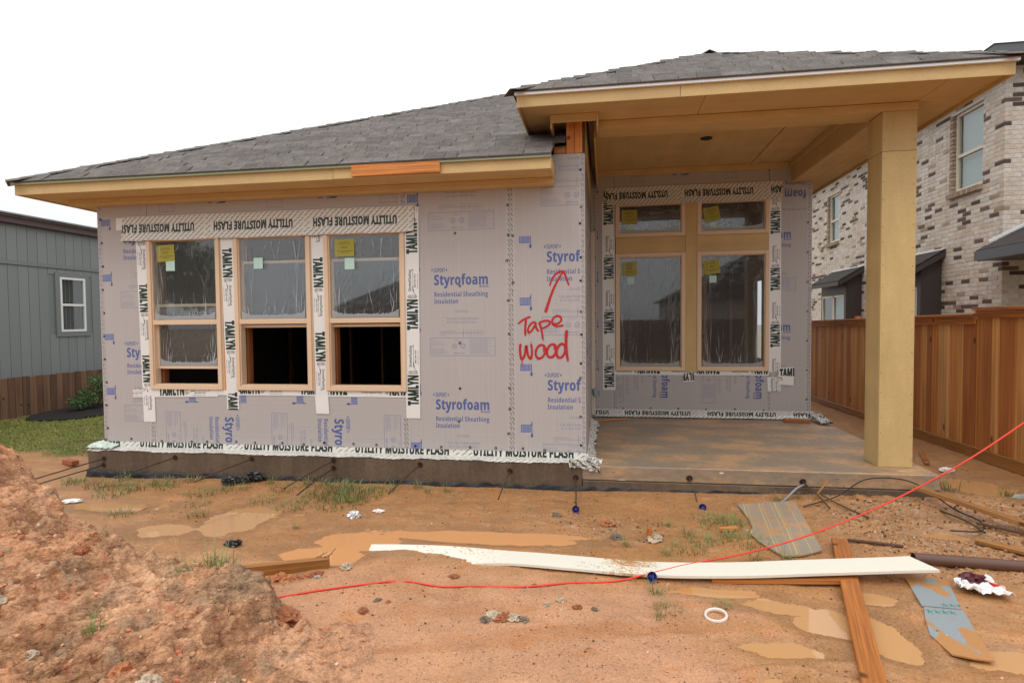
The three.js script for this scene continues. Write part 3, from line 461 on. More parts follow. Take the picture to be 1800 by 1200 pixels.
// courses in the roof's own frame: local x along the eave, local y up the slope, local z out
function shingle(roof, left, right, rows, mats, singles, seed) {
  const r = rng(seed), ex = 0.143, rest = mats.map(() => []); let n = 0;
  const widths = [0.13, 0.17, 0.22, 0.28, 0.34], geos = widths.map((w) => [0, 1, 2].map((k) => cbox(w, ex + 0.03, 0.009, 0.0015, k * 0.4, w * 3)));
  for (let i = 0; i < rows; i++) {
    const v = i * ex, a = left(v + ex * 0.5), b = right(v + ex * 0.5); if (b - a < 0.12) continue;
    rest[i % mats.length].push(cbox(b - a, ex + 0.03, 0.007, 0, r() * 3, r()).rotateX(0.05).translate((a + b) / 2, v + ex / 2 - 0.004, 0.006));
    let x = a - r() * 0.1;
    while (x < b - 0.06) {
      const k = Math.floor(r() * 5), w = widths[k], g = geos[k][Math.floor(r() * 3)]; let cx = x + w / 2, sc = 1;
      if (cx - w / 2 < a) { sc = (cx + w / 2 - a) / w; cx = (a + cx + w / 2) / 2; } if (cx + (w * sc) / 2 > b) { const l = cx - (w * sc) / 2; sc = (b - l) / w; cx = (l + b) / 2; }
      const hi = r() < 0.5, m = Math.floor(r() * mats.length), dy = (r() - 0.5) * 0.008 + (hi ? -0.004 : 0.004), dz = hi ? 0.024 : 0.0145, tl = hi ? 0.17 : 0.06;
      if (sc > 0.2) {
        if (n < singles) { const s = put('shingle', g, mats[m], roof, [cx, v + ex / 2 + dy, dz], [tl, 0, 0]); s.scale.x = sc; n++; }
        else { const q = g.clone(); q.scale(sc, 1, 1); rest[m].push(q.rotateX(tl).translate(cx, v + ex / 2 + dy, dz)); }
      }
      x += w + 0.004;
    }
  }
  rest.forEach((l, m) => { if (l.length) put('shingle_field', merge(l), mats[m], roof).userData.kind = 'stuff'; });
}
const CT = Math.cos(TH);
{ // low wing: front plane, hip on the left
  const roof = grp('roof', house, [-6.62, 3.215, 0.585]); roof.rotation.x = -(Math.PI / 2 - TH);
  const rows = 46;
  const right = (v) => { const z = 0.585 - v * CT; if (z > 0.12) return 6.62 - 0.315; if (z > -0.7) return 6.62 - 0.205; const y = 3.215 + v * Math.sin(TH); return 6.62 - 0.7 + (y - 3.85) / 0.52 + 0.35; };
  shingle(roof, (v) => v * CT, right, rows, shMats, 300, 21);
  { const V = (rows + 1) * 0.143, s = new THREE.Shape(); s.moveTo(0, 0); s.lineTo(6.3, 0); s.lineTo(6.3, 0.6); s.lineTo(6.4, 0.72); s.lineTo(6.4, 1.45); s.lineTo(right(V) , V); s.lineTo(V * CT, V); s.closePath(); put('roof_deck', new THREE.ExtrudeGeometry(s, { depth: 0.02, bevelEnabled: false }).translate(0, 0, -0.022), M.deck, roof); }
  const cg = [0, 1, 2].map((k) => merge([cbox(0.15, 0.2, 0.008, 0.002, k).rotateY(0.32).translate(0.07, 0, 0), cbox(0.15, 0.2, 0.008, 0.002, k + 0.3).rotateY(-0.32).translate(-0.07, 0, 0)]));
  const dir = new THREE.Vector3(1, SL, -1).normalize(), up = new THREE.Vector3(-0.24, 0.94, 0.24).normalize(), side = new THREE.Vector3().crossVectors(dir, up).normalize(); up.crossVectors(side, dir);
  const caps = grp('hip_ridge', house);
  for (let i = 0; i < 60; i++) { const m = put('hip_shingle', cg[i % 3], shMats[i % 5], caps); m.quaternion.setFromRotationMatrix(new THREE.Matrix4().makeBasis(side.clone().negate(), dir.clone().negate(), up.clone())); m.position.set(-6.62, 3.225, 0.585).addScaledVector(dir, 0.06 + i * 0.143).addScaledVector(up, 0.002); m.rotateX(0.04); }
  // left hip plane and the back, plain
  put('roof_deck', sheet(1, 1, (u, v) => { const t = v * 6.7; return [-6.62 + t, 3.215 + SL * t, lerp(0.585 - t, -12, u)]; }, (u, v) => [u * 12, v * 6]), M.deck, house);
}
{ // porch roof
  const roof = grp('roof', house, [-0.69, 3.848, 0.575]), th = Math.atan(0.52), ct = Math.cos(th); roof.rotation.x = -(Math.PI / 2 - th);
  shingle(roof, (v) => v * ct, (v) => 4.55 - v * ct, 18, shMatsB, 300, 44);
  const s = new THREE.Shape(); s.moveTo(0, 0); s.lineTo(4.55, 0); s.lineTo(2.275, 2.275 / ct); s.closePath(); put('roof_deck', new THREE.ExtrudeGeometry(s, { depth: 0.02, bevelEnabled: false }).translate(0, 0, -0.022), M.deck, roof);
  put('starter_strip', bb(-0.012, 4.562, -0.022, 0.14, 0.001, 0.009, 0.002), shMats[3], roof);
  const cg = [0, 1, 2].map((k) => merge([cbox(0.13, 0.2, 0.008, 0.002, k).rotateY(0.32).translate(0.06, 0, 0), cbox(0.13, 0.2, 0.008, 0.002, k + 0.3).rotateY(-0.32).translate(-0.06, 0, 0)]));
  for (const sx of [1, -1]) {
    const caps = grp('hip_ridge', house), dir = new THREE.Vector3(sx, 0.52, -1).normalize(), up = new THREE.Vector3(-0.24 * sx, 0.94, 0.24).normalize(), side = new THREE.Vector3().crossVectors(dir, up).normalize(); up.crossVectors(side, dir);
    for (let i = 0; i < 23; i++) { const m = put('hip_shingle', cg[i % 3], shMatsB[i % 5], caps); m.quaternion.setFromRotationMatrix(new THREE.Matrix4().makeBasis(side.clone().negate(), dir.clone().negate(), up.clone())); m.position.set(sx > 0 ? -0.69 : 3.86, 3.856, 0.575).addScaledVector(dir, 0.06 + i * 0.143).addScaledVector(up, 0.002); m.rotateX(0.04); }
    const e = sx > 0 ? -0.69 : 3.86; put('roof_deck', sheet(1, 1, (u, v) => { const t = v * 2.275; return [e + sx * t, 3.845 + 0.52 * t, lerp(0.575 - t, -11, u)]; }, (u, v) => [u * 11, v * 2.6]), M.deck, house);
  }
  put('ridge_cap', merge([cbox(0.16, 0.01, 0.5, 0.002).rotateZ(-0.45).translate(1.655, 5.045, -1.9), cbox(0.16, 0.01, 0.5, 0.002).rotateZ(0.45).translate(1.515, 5.045, -1.9), cbox(0.18, 0.01, 0.2, 0.002).rotateX(0.4).translate(1.585, 5.035, -1.68)]), shMatsB[0], house);
  put('side_drip', bb(-0.7, -0.68, 3.83, 3.856, -0.5, 0.56, 0.003), M.black, house);
}
// ---------- inside ----------
{
  const inn = grp('interior', house);
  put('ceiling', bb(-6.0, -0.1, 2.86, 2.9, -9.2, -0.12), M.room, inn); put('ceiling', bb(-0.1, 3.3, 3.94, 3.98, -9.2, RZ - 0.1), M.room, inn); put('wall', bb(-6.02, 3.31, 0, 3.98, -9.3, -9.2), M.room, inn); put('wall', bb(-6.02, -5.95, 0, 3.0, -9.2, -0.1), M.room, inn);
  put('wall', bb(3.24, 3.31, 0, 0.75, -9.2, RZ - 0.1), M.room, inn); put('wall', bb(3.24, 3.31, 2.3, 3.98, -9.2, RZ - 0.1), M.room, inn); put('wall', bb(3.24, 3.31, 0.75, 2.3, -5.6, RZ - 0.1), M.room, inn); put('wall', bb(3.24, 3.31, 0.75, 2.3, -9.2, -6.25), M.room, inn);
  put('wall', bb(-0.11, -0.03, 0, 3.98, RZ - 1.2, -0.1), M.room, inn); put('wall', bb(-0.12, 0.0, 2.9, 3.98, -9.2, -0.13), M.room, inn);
  for (let i = 0; i < 9; i++) put('stud', bb(-5.7 + i * 0.61, -5.662 + i * 0.61, 0, 2.86, -3.9, -3.81), M.stud, inn);
  put('bottom_plate', bb(-5.9, -0.12, 0, 0.04, -3.91, -3.8), M.stud, inn); for (let i = 0; i < 8; i++) put('stud', bb(-0.1 + i * 0.42, -0.06 + i * 0.42, 0, 3.9, -6.6, -6.51), M.stud, inn);
  for (const x of [-5.32, -4.15, -3.0]) put('jack_stud', bb(x, x + 0.045, 0.7, 2.7, -0.2, -0.11), M.stud, inn); for (const x of [-4.44, -3.27, -2.115]) put('jack_stud', bb(x, x + 0.045, 0.7, 2.7, -0.2, -0.11), M.stud, inn);
  put('stud', bb(2.02, 2.1, 0.5, 2.35, -5.0, -4.92), M.lumber, inn);
  put('framing', bb(-6.0, -5.37, 0, 2.86, -0.11, -0.028), M.stud, inn); put('framing', bb(-5.36, -2.06, 0, 0.72, -0.12, -0.028), M.stud, inn); put('framing', bb(-5.36, -2.06, 2.64, 2.86, -0.11, -0.028), M.stud, inn); put('framing', bb(-2.05, -0.12, 0, 2.86, -0.11, -0.028), M.stud, inn);
  put('framing', bb(0.0, 0.37, 0, 3.9, RZ - 0.11, RZ - 0.028), M.stud, inn); put('framing', bb(0.38, 2.71, 0, 0.71, RZ - 0.11, RZ - 0.028), M.stud, inn); put('framing', bb(0.38, 2.71, 3.44, 3.9, RZ - 0.11, RZ - 0.028), M.stud, inn); put('framing', bb(2.73, 3.3, 0, 3.9, RZ - 0.11, RZ - 0.028), M.stud, inn);
  put('wall_cladding', bb(RX - 0.02, RX, 0.03, 0.72, -9.3, -4.32), M.foam, inn); put('wall_cladding', bb(RX - 0.02, RX, 2.32, 3.98, -9.3, -4.32), M.foam, inn); put('wall_cladding', bb(RX - 0.02, RX, 0.722, 2.318, -5.58, -4.32), M.foam, inn); put('wall_cladding', bb(RX - 0.02, RX, 0.722, 2.318, -9.3, -6.27), M.foam, inn);
}
// ---------- tendon cables of the slab ----------
{
  const list = [[-5.92, -0.10, -5.94, -0.12, 1.13], [-5.93, -0.18, -5.99, -0.2, 1.05], [-4.94, -0.06, -5.01, -0.1, 0.96], [-3.93, -0.05, -4.07, -0.11, 0.95], [-2.90, -0.04, -2.99, -0.11, 1.07], [-2.90, -0.13, -2.92, -0.21, 0.94], [-1.86, -0.06, -1.92, -0.15, 0.98], [-0.83, -0.10, -0.843, -0.21, 0.82], [-0.11, -0.15, -0.08, -0.29, 0.74], [1.08, -0.12, 1.12, -0.29, 0.42], [2.2, -0.12, 2.32, -0.26, 0.55]];
  M.rust = S({ color: 0x5a3420, roughness: 0.8 });
  list.forEach(([x, y, x1, y1, z1], i) => {
    const c = grp('tendon', house);
    put('strand', tube([[x, y, 0.1], [x, y, 0.2], [lerp(x, x1, 0.55), lerp(y, y1, 0.45), lerp(0.155, z1, 0.55)], [x1, y1, z1]], 0.0075, 16, 6), M.cable, c);
    const zf = x > 0 ? 0.161 : 0.156; put('pocket', new THREE.CylinderGeometry(0.03, 0.024, 0.004, 16).rotateX(Math.PI / 2), M.black, c, [x, y, zf]); put('rust_ring', new THREE.TorusGeometry(0.03, 0.005, 6, 18), M.rust, c, [x, y, zf + 0.001]);
  });
}
// ---------- brick house beyond the fence ----------
{
  const nb = thing('brick_house', 'two-storey cream brick house with scattered dark bricks beyond the cedar fence', 'house');
  const WX = 6.7, CZ = -4.37, LZ = -15, Y0 = 1.0, Y1 = 5.62;
  const brickMap = dataTex(256, 256, (u, v) => { const a = tfbm(u, v, 6, 6, 4, 3), b = tfbm(u, v, 60, 60, 2, 13); const c = 0.86 + 0.26 * (a - 0.5) + 0.2 * (b - 0.5); return [c, c * 0.99, c * 0.97]; }, 0.5, 0.5);
  const bm = (c) => S({ color: c, map: brickMap, roughness: 0.85, bumpMap: grainBump, bumpScale: 0.002 });
  const cream = [0xf0e6dc, 0xeadfd3, 0xf4ece4, 0xe2d3c4, 0xeee2d6].map(bm), dark = [0x6e5c56, 0x5f504c, 0x806a60].map(bm), mid = [0xc4b09c, 0xb59f8b].map(bm), mats = [...cream, ...dark, ...mid];
  M.mortar = S({ color: 0xd8cfc4, roughness: 0.95, bumpMap: grainBump, bumpScale: 0.003 });
  const holes = [[-5.92, -4.93, 3.78, 5.3], [-12.1, -11.2, 3.62, 5.06], [-7.75, -6.15, 0, 2.55], [-11.45, -9.75, 0, 2.55]];
  const side = grp('wall', nb), rear = grp('wall', nb), r = rng(303);
  // backing wall with openings
  const back = [], zs = [LZ, ...holes.flatMap((h) => [h[0], h[1]]).sort((a, b) => a - b), CZ];
  for (let i = 0; i < zs.length - 1; i++) { const z0 = zs[i], z1 = zs[i + 1], zm = (z0 + z1) / 2, h = holes.find((q) => zm > q[0] && zm < q[1]); if (h) { back.push(bb(WX + 0.006, WX + 0.2, -0.4, h[2] || -0.3, z0, z1, 0), bb(WX + 0.006, WX + 0.2, h[3], Y1, z0, z1, 0)); } else back.push(bb(WX + 0.006, WX + 0.2, -0.4, Y1, z0, Math.min(z1, CZ - 0.006), 0)); }
  put('mortar', merge(back), M.mortar, side); put('mortar', bb(WX + 0.2, 12, -0.4, Y1, CZ - 0.2, CZ - 0.006, 0), M.mortar, rear);
  const L = 0.245, H = 0.066, px = 0.255, py = 0.0762, gs = [0, 1, 2, 3].map((k) => cbox(0.1, H, L, 0.0025, k * 0.13, k * 0.31)), half = [0, 1].map((k) => cbox(0.1, H, L / 2 - 0.005, 0.0025, k * 0.2, k * 0.3)), gr = [0, 1, 2, 3].map((k) => cbox(L, H, 0.1, 0.0025, k * 0.13, k * 0.31));
  const pick = (z, y) => { const n = N2(z * 1.1 + 40, y * 2.6), q = r(); const pd = 0.08 + 0.4 * sstep(0.1, 0.75, n); if (q < pd * 0.76) return 5 + Math.floor(r() * 3); if (q < pd) return 8 + Math.floor(r() * 2); return Math.floor(r() * 5); };
  const all = [];
  for (let j = 0; Y0 + j * py < Y1; j++) {
    const y = Y0 + j * py + py / 2; let z = CZ - (j % 2 ? 0.11 : 0) - L / 2;
    for (; z - L / 2 > LZ; z -= px) { if (holes.some((h) => z + L / 2 > h[0] - 0.0 && z - L / 2 < h[1] && y > h[2] - 0.04 && y < h[3] + 0.04)) { // closers beside an opening
        for (const h of holes) if (y > h[2] - 0.04 && y < h[3] + 0.04) { for (const [a, b] of [[h[1], z + L / 2], [z - L / 2, h[0]]]) if (b - a > 0.03 && b - a < L && z + L / 2 > h[0] && z - L / 2 < h[1]) all.push({ x: WX + 0.05, y, z: (a + b) / 2 , g: gs[0], s: (b - a - 0.008) / L, d: 0 }); } continue; }
      all.push({ x: WX + 0.05, y, z, g: gs[Math.floor(r() * 4)], s: 1, d: 0 }); }
  }
  const cam = camera.position; all.forEach((b) => { b.m = pick(b.z, b.y); b.d = Math.hypot(b.x - cam.x, b.y - cam.y, b.z - cam.z) + (b.y < 1.55 ? 50 : 0) + (b.z > -5 && b.y > 4.9 ? 6 : 0); b.x += 0.003 * (r() - 0.5); });
  all.sort((a, b) => a.d - b.d);
  const rest = mats.map(() => []);
  all.forEach((b, i) => { if (i < 290) { const m = put('brick', b.g, mats[b.m], side, [b.x, b.y, b.z]); m.scale.z = b.s; } else { const g = b.g.clone(); g.scale(1, 1, b.s); rest[b.m].push(g.translate(b.x, b.y, b.z)); } });
  rest.forEach((l, m) => l.length && (put('brick_courses', merge(l), mats[m], side).userData.kind = 'stuff'));
  const rest2 = mats.map(() => []); let nR = 0;
  for (let j = 0; Y0 + j * py < Y1; j++) { const y = Y0 + j * py + py / 2; for (let x = WX + (j % 2 ? 0 : 0.11) + L / 2, k = 0; x < 9.5; x += px, k++) { const m = pick(-x * 1.3, y + 9); const xx = x; if (k < 3 && y > 1.5 && nR < 200) { put('brick', gr[k], mats[m], rear, [xx, y, CZ - 0.05]); nR++; } else rest2[m].push(gr[k % 4].clone().translate(xx, y, CZ - 0.05)); } }
  rest2.forEach((l, m) => l.length && (put('brick_courses', merge(l), mats[m], rear).userData.kind = 'stuff'));
  // upper windows
  M.vinyl = S({ color: 0xd6cbb8, roughness: 0.45 }); M.darkGlass = new THREE.MeshPhysicalMaterial({ color: 0xdfe8e6, transmission: 1, thickness: 0, roughness: 0.02, ior: 2.1 }); M.blind = S({ color: 0x9fb0ad, roughness: 0.8 });
  for (const h of holes.slice(0, 2)) {
    const w = grp('window', nb), [z0, z1, y0, y1] = h, rv = 0.13, ym = (y0 + y1) / 2 - 0.02;
    const jam = []; for (let j = 0; j * py < y1 - y0 - 0.02; j++) { const m = cbox(0.13, H, 0.1, 0.0025, j * 0.1, j * 0.2); put('brick', m, mid[j % 2], w, [WX + 0.06, y0 + 0.04 + j * py, z0 + 0.052]); }
    for (let k = 0; k * 0.0762 < z1 - z0 - 0.02; k++) put('sill_brick', cbox(0.2, 0.09, 0.066, 0.003, k * 0.1, k * 0.2).rotateZ(0.12), mid[k % 2], w, [WX + 0.03, y0 + 0.03, z0 + 0.045 + k * 0.0762]);
    const a = z0 + 0.11, b = z1 - 0.01, q = y0 + 0.085, t = y1;
    put('frame', merge([bb(WX + 0.05, WX + 0.12, q, t, a, a + 0.05), bb(WX + 0.05, WX + 0.12, q, t, b - 0.05, b), bb(WX + 0.05, WX + 0.12, q, q + 0.05, a + 0.05, b - 0.05), bb(WX + 0.05, WX + 0.12, t - 0.05, t, a + 0.05, b - 0.05)]), M.vinyl, w);
    put('meeting_rail', bb(WX + 0.055, WX + 0.11, ym - 0.03, ym + 0.03, a + 0.05, b - 0.05), M.vinyl, w);
    for (const [c, d] of [[q + 0.05, ym - 0.03], [ym + 0.03, t - 0.05]]) put('pane', new THREE.PlaneGeometry(b - a - 0.1, d - c).rotateY(-Math.PI / 2), M.darkGlass, w, [WX + 0.085, (c + d) / 2, (a + b) / 2]);
    put('blind', bb(WX + 0.16, WX + 0.165, y0, y1, z0, z1, 0), M.blind, w);
  }
  // box windows with shed roofs
  M.brown = S({ color: 0x3d3432, roughness: 0.55 }); M.nroof = S({ color: 0x4a4543, map: shingleMap, roughness: 0.9 });
  for (const [z0, z1] of [[-7.75, -6.12], [-11.45, -9.7]]) {
    const b = grp('box_window', nb), xf = 6.34;
    put('side_panel', bb(xf, WX + 0.1, 0.6, 2.62, z1 - 0.05, z1), M.brown, b); put('side_panel', bb(xf, WX + 0.1, 0.6, 2.62, z0, z0 + 0.05), M.brown, b); put('head_panel', bb(xf, xf + 0.05, 2.14, 2.45, z0 + 0.052, z1 - 0.052), M.brown, b); put('apron_panel', bb(xf, xf + 0.05, 0.6, 1.0, z0 + 0.052, z1 - 0.052), M.brown, b);
    put('corner_board', bb(xf - 0.012, xf - 0.001, 0.6, 2.45, z1 - 0.14, z1 + 0.002), M.brown, b);
    put('frame', merge([bb(xf + 0.0, xf + 0.05, 1.0, 2.14, z0 + 0.06, z0 + 0.12), bb(xf, xf + 0.05, 1.0, 2.14, z1 - 0.2, z1 - 0.14), bb(xf, xf + 0.05, 1.0, 2.14, (z0 + z1) / 2 - 0.04, (z0 + z1) / 2 + 0.04), bb(xf, xf + 0.05, 2.08, 2.138, z0 + 0.12, z1 - 0.2)]), M.vinyl, b);
    put('pane', new THREE.PlaneGeometry(z1 - z0 - 0.3, 1.08).rotateY(-Math.PI / 2), M.darkGlass, b, [xf + 0.03, 1.55, (z0 + z1) / 2]); put('blind', bb(xf + 0.25, xf + 0.26, 0.6, 2.5, z0 + 0.06, z1 - 0.06, 0), M.blind, b);
    const rf = grp('roof', b); const ang = Math.atan2(0.36, 0.6);
    put('roof_deck', cbox(0.72, 0.025, z1 - z0 + 0.26, 0.004).rotateZ(ang).translate(6.4, 2.655, (z0 + z1) / 2), M.nroof, rf); put('fascia', bb(6.09, 6.11, 2.36, 2.465, z0 - 0.12, z1 + 0.12), M.brown, rf); put('fascia', merge([cbox(0.7, 0.11, 0.02, 0.002).rotateZ(ang).translate(6.41, 2.6, z1 + 0.12)]), M.brown, rf); put('flashing', bb(6.66, 6.695, 2.82, 2.86, z0 - 0.1, z1 + 0.1), M.metal, rf);
    for (let i = 0; i < 4; i++) put('shingle_row', cbox(0.17, 0.008, z1 - z0 + 0.27, 0.001, i, i).rotateZ(ang + 0.04).translate(6.16 + i * 0.147, 2.53 + i * 0.088, (z0 + z1) / 2), M.nroof, rf);
  }
  // covered patio roof at the back and the main eave
  M.ngray = S({ color: 0x5d6063, roughness: 0.5 });
  const pr = grp('patio_roof', nb), an = Math.atan(0.5), ex = 6.3;
  put('roof_deck', cbox(4, 0.03, 6.4, 0.003).rotateZ(an).translate(ex + 2 * Math.cos(an), 2.62 + 2 * Math.sin(an), CZ + 3.21), M.nroof, pr);
  for (let i = 0; i < 12; i++) put('shingle_row', cbox(0.17, 0.009, 6.4, 0.001, i, i).rotateZ(an + 0.05).translate(ex + 0.07 + i * 0.13, 2.672 + i * 0.065, CZ + 3.21), M.nroof, pr);
  put('fascia', bb(ex - 0.03, ex - 0.005, 2.46, 2.62, CZ + 0.01, CZ + 6.4), M.ngray, pr); put('soffit', bb(ex, 10, 2.46, 2.475, CZ + 0.02, CZ + 6.4), M.ngray, pr); put('end_board', cbox(0.9, 0.16, 0.02, 0.002).rotateZ(an).translate(ex + 0.4, 2.72, CZ + 0.03), M.ngray, pr); put('step_flashing', cbox(3.4, 0.05, 0.012, 0.002).rotateZ(an).translate(ex + 1.7, 2.69 + 0.85, CZ + 0.02), M.metal, pr);
  const mr = grp('roof', nb); put('fascia', bb(WX - 0.42, WX - 0.4, 5.62, 5.82, LZ, CZ + 0.4), M.ngray, mr); put('fascia', bb(WX - 0.42, 12, 5.62, 5.82, CZ + 0.402, CZ + 0.42), M.ngray, mr); put('soffit', bb(WX - 0.4, 12, 5.62, 5.635, LZ, CZ + 0.4), M.brown, mr);
  put('roof_deck', sheet(1, 1, (u, v) => { const t = v * 3; return [WX - 0.44 + t, 5.82 + t * 0.22, lerp(CZ + 0.44 - t, LZ, u)]; }), M.nroof, mr); put('roof_deck', sheet(1, 1, (u, v) => { const t = v * 3; return [lerp(WX - 0.44 + t, 12, u), 5.82 + t * 0.22, CZ + 0.44 - t]; }), M.nroof, mr);
}
// ---------- grey panel-sided house on the left ----------
{
  const g = thing('grey_siding_house', 'grey vertical-groove sided house with one small white window behind the low wood fence', 'house');
  const X = -11, w = grp('wall', g); M.siding = [0x7f8484, 0x7d8282, 0x818686].map((c) => S({ color: c, roughness: 0.7 })); M.sidTrim = S({ color: 0x787d7d, roughness: 0.7 });
  put('backing', bb(X - 0.3, X - 0.012, -0.2, 3.6, -9, 1.5, 0), M.sidTrim, w);
  for (let i = 0; i < 44; i++) { const z = 0.2 - i * 0.205; const cut = z > -4.78 && z - 0.205 < -4.1;
    if (cut) { put('siding_panel', bb(X - 0.011, X, -0.1, 1.36, z - 0.199, z, 0.003), M.siding[i % 3], w); put('siding_panel', bb(X - 0.011, X, 2.6, 2.72, z - 0.199, z, 0.003), M.siding[i % 3], w); } else put('siding_panel', bb(X - 0.011, X, -0.1, 2.72, z - 0.199, z, 0.003), M.siding[i % 3], w);
    put('siding_panel', bb(X - 0.011, X, 2.8, 3.5, z - 0.199, z, 0.003), M.siding[(i + 1) % 3], w); }
  put('band_board', bb(X - 0.01, X + 0.02, 2.722, 2.798, -9, 1), M.sidTrim, w);
  const n = grp('window', g); M.white = S({ color: 0xe4e4e2, roughness: 0.45 });
  const z0 = -4.74, z1 = -4.14, y0 = 1.41, y1 = 2.55;
  put('trim', merge([bb(X - 0.01, X + 0.02, y0 - 0.1, y1 + 0.1, z0 - 0.1, z0 - 0.0), bb(X - 0.01, X + 0.02, y0 - 0.1, y1 + 0.1, z1, z1 + 0.1), bb(X - 0.01, X + 0.02, y1, y1 + 0.1, z0, z1), bb(X - 0.01, X + 0.02, y0 - 0.1, y0, z0, z1)]), M.sidTrim, n);
  put('frame', merge([bb(X - 0.03, X + 0.028, y0, y1, z0, z0 + 0.045), bb(X - 0.03, X + 0.028, y0, y1, z1 - 0.045, z1), bb(X - 0.03, X + 0.028, y1 - 0.045, y1, z0 + 0.045, z1 - 0.045), bb(X - 0.03, X + 0.028, y0, y0 + 0.045, z0 + 0.045, z1 - 0.045), bb(X - 0.03, X + 0.024, 1.95, 2.0, z0 + 0.045, z1 - 0.045)]), M.white, n);
  for (const [a, b] of [[y0 + 0.045, 1.95], [2.0, y1 - 0.045]]) put('pane', new THREE.PlaneGeometry(0.51, b - a).rotateY(Math.PI / 2), M.darkGlass, n, [X + 0.0, (a + b) / 2, (z0 + z1) / 2]);
  put('curtain', sheet(20, 2, (u, v) => [X - 0.01 + 0.003 * Math.sin(u * 40), lerp(y0, y1, v), lerp(z0, z1, u)]), S({ color: 0x3c3a38, roughness: 0.9 }), n);
  const rf = grp('roof', g); M.brownEdge = S({ color: 0x5a4648, roughness: 0.6 }); put('fascia', bb(X, X + 0.1, 3.5, 3.64, -9, 1.3), M.brownEdge, rf); put('roof_deck', cbox(3, 0.03, 10.5, 0.004).rotateZ(-0.2).translate(X - 1.3, 3.94, -3.9), M.nroof, rf); put('gutter_edge', bb(X + 0.1, X + 0.125, 3.625, 3.66, -9, 1.3), M.metal, rf);
}
const cedar = [0xdc9a54, 0xcd8a48, 0xe2a868, 0xbf7c42, 0xd8924c, 0xe6b478].map((c) => woodMat(c, 0.66)), oldWood = [0x80624f, 0x745644, 0x8a6b55, 0x68503f].map((c) => woodMat(c, 0.8));
{ // low fence in front of it
  const f = thing('low_fence', 'low weathered brown picket fence along the grey house', 'fence', null, [-10.85, -0.25, -4]);
  for (let i = 0; i < 46; i++) put('picket', cbox(0.018, 0.83, 0.137, 0.003, i * 0.7, i * 0.3), oldWood[(i * 7) % 4], f, [rr(-0.004, 0.004), 0.4 + rr(-0.01, 0.01) + 0.015 * (4 + i * 0.14 - 4) * 0, 3.2 - i * 0.142]);
  for (const y of [0.15, 0.68]) put('rail', cbox(0.04, 0.09, 6.5, 0.004), oldWood[1], f, [-0.03, y, 0]);
}
// ---------- cedar fence on the right ----------
{
  const f = thing('cedar_fence', 'tall orange-brown cedar board fence with cap and kickboard beside the porch', 'fence', null, [5.09, -0.33, -1.24]); f.rotation.y = 0.0415;
  const g = Array.from({ length: 7 }, (_, k) => cbox(0.016, 1, 0.138, 0.002, k * 0.43, k * 0.29)), step = -0.85;
  const topAt = (z) => (z > step ? 2.0 : 1.92 + 0.019 * (z - step));
  let k = 0; for (let z = 3.0; z > -9; z -= 0.1395, k++) { const h = topAt(z) - 0.07, m = put('picket', g[(k * 5) % 7], cedar[Math.floor(rand() * 6)], f, [rr(-0.003, 0.003), h / 2, z]); m.scale.y = h; m.rotation.x = rr(-0.003, 0.003); }
  for (const [a, b] of [[3.05, step], [step - 0.002, -3.6], [-3.602, -6.3], [-6.302, -9]]) {
    const L = a - b, zc = (a + b) / 2, tl = a > step + 0.1 ? 0 : -0.019, y = (topAt(a - 0.01) + topAt(b + 0.01)) / 2;
    const cap = put('cap_board', cbox(0.15, 0.036, L, 0.004, rand() * 3, rand()), cedar[3], f, [0.0, y - 0.018, zc]); const tr = put('trim_board', cbox(0.02, 0.1, L, 0.003, rand() * 3, rand()), cedar[1], f, [-0.02, y - 0.09, zc]); cap.rotation.x = tr.rotation.x = tl;
    put('kickboard', cbox(0.04, 0.15, L, 0.005, rand() * 3, rand()), M.kick, f, [-0.03, 0.085 - (a < -1 ? 0.02 : 0), zc]);
    for (const y2 of [0.35, 1.0, 1.65]) put('rail', cbox(0.04, 0.09, L, 0.003), cedar[2], f, [0.03, y2, zc]);
  }
  for (let z = 2.8; z > -9; z -= 2.4) put('fence_post', cbox(0.09, 1.9, 0.09, 0.004), cedar[3], f, [0.095, 0.95, z]);
}
// ---------- shrub and mulch bed ----------
function leafCloud(n, rx, ry, rz, seed, size) {
  const r = rng(seed), P = [], Nn = [], T = [], q = new THREE.Quaternion(), v = new THREE.Vector3();
  for (let i = 0; i < n; i++) {
    const a = r() * 6.283, cz = 2 * r() - 1, rad = Math.cbrt(0.25 + 0.75 * r()), s = Math.sqrt(1 - cz * cz), lump = 0.75 + 0.35 * N3(Math.cos(a) * s * 2, cz * 2, Math.sin(a) * s * 2 + seed), c = [Math.cos(a) * s * rx * rad * lump, cz * ry * rad * lump, Math.sin(a) * s * rz * rad * lump];
    q.setFromEuler(new THREE.Euler(r() * 3, r() * 6.3, r() * 3)); const L = size * (0.6 + 0.8 * r());
    for (const p of [[0, 0, 0], [L * 0.5, L * 0.25, 0.1 * L], [L, 0, 0], [0, 0, 0], [L, 0, 0], [L * 0.5, -L * 0.25, 0.1 * L]]) { v.set(...p).applyQuaternion(q); P.push(c[0] + v.x, c[1] + v.y, c[2] + v.z); T.push(p[0], p[1]); }
  }
  const g = new THREE.BufferGeometry(); g.setAttribute('position', new THREE.Float32BufferAttribute(P, 3)); g.setAttribute('uv', new THREE.Float32BufferAttribute(T, 2)); g.computeVertexNormals(); return g;
}
M.leaf = new THREE.MeshPhysicalMaterial({ color: lin(0.10, 0.19, 0.055), roughness: 0.7, transmission: 0.25, thickness: 0, side: THREE.DoubleSide }); M.leaf2 = new THREE.MeshPhysicalMaterial({ color: lin(0.15, 0.23, 0.075), roughness: 0.7, transmission: 0.25, thickness: 0, side: THREE.DoubleSide });
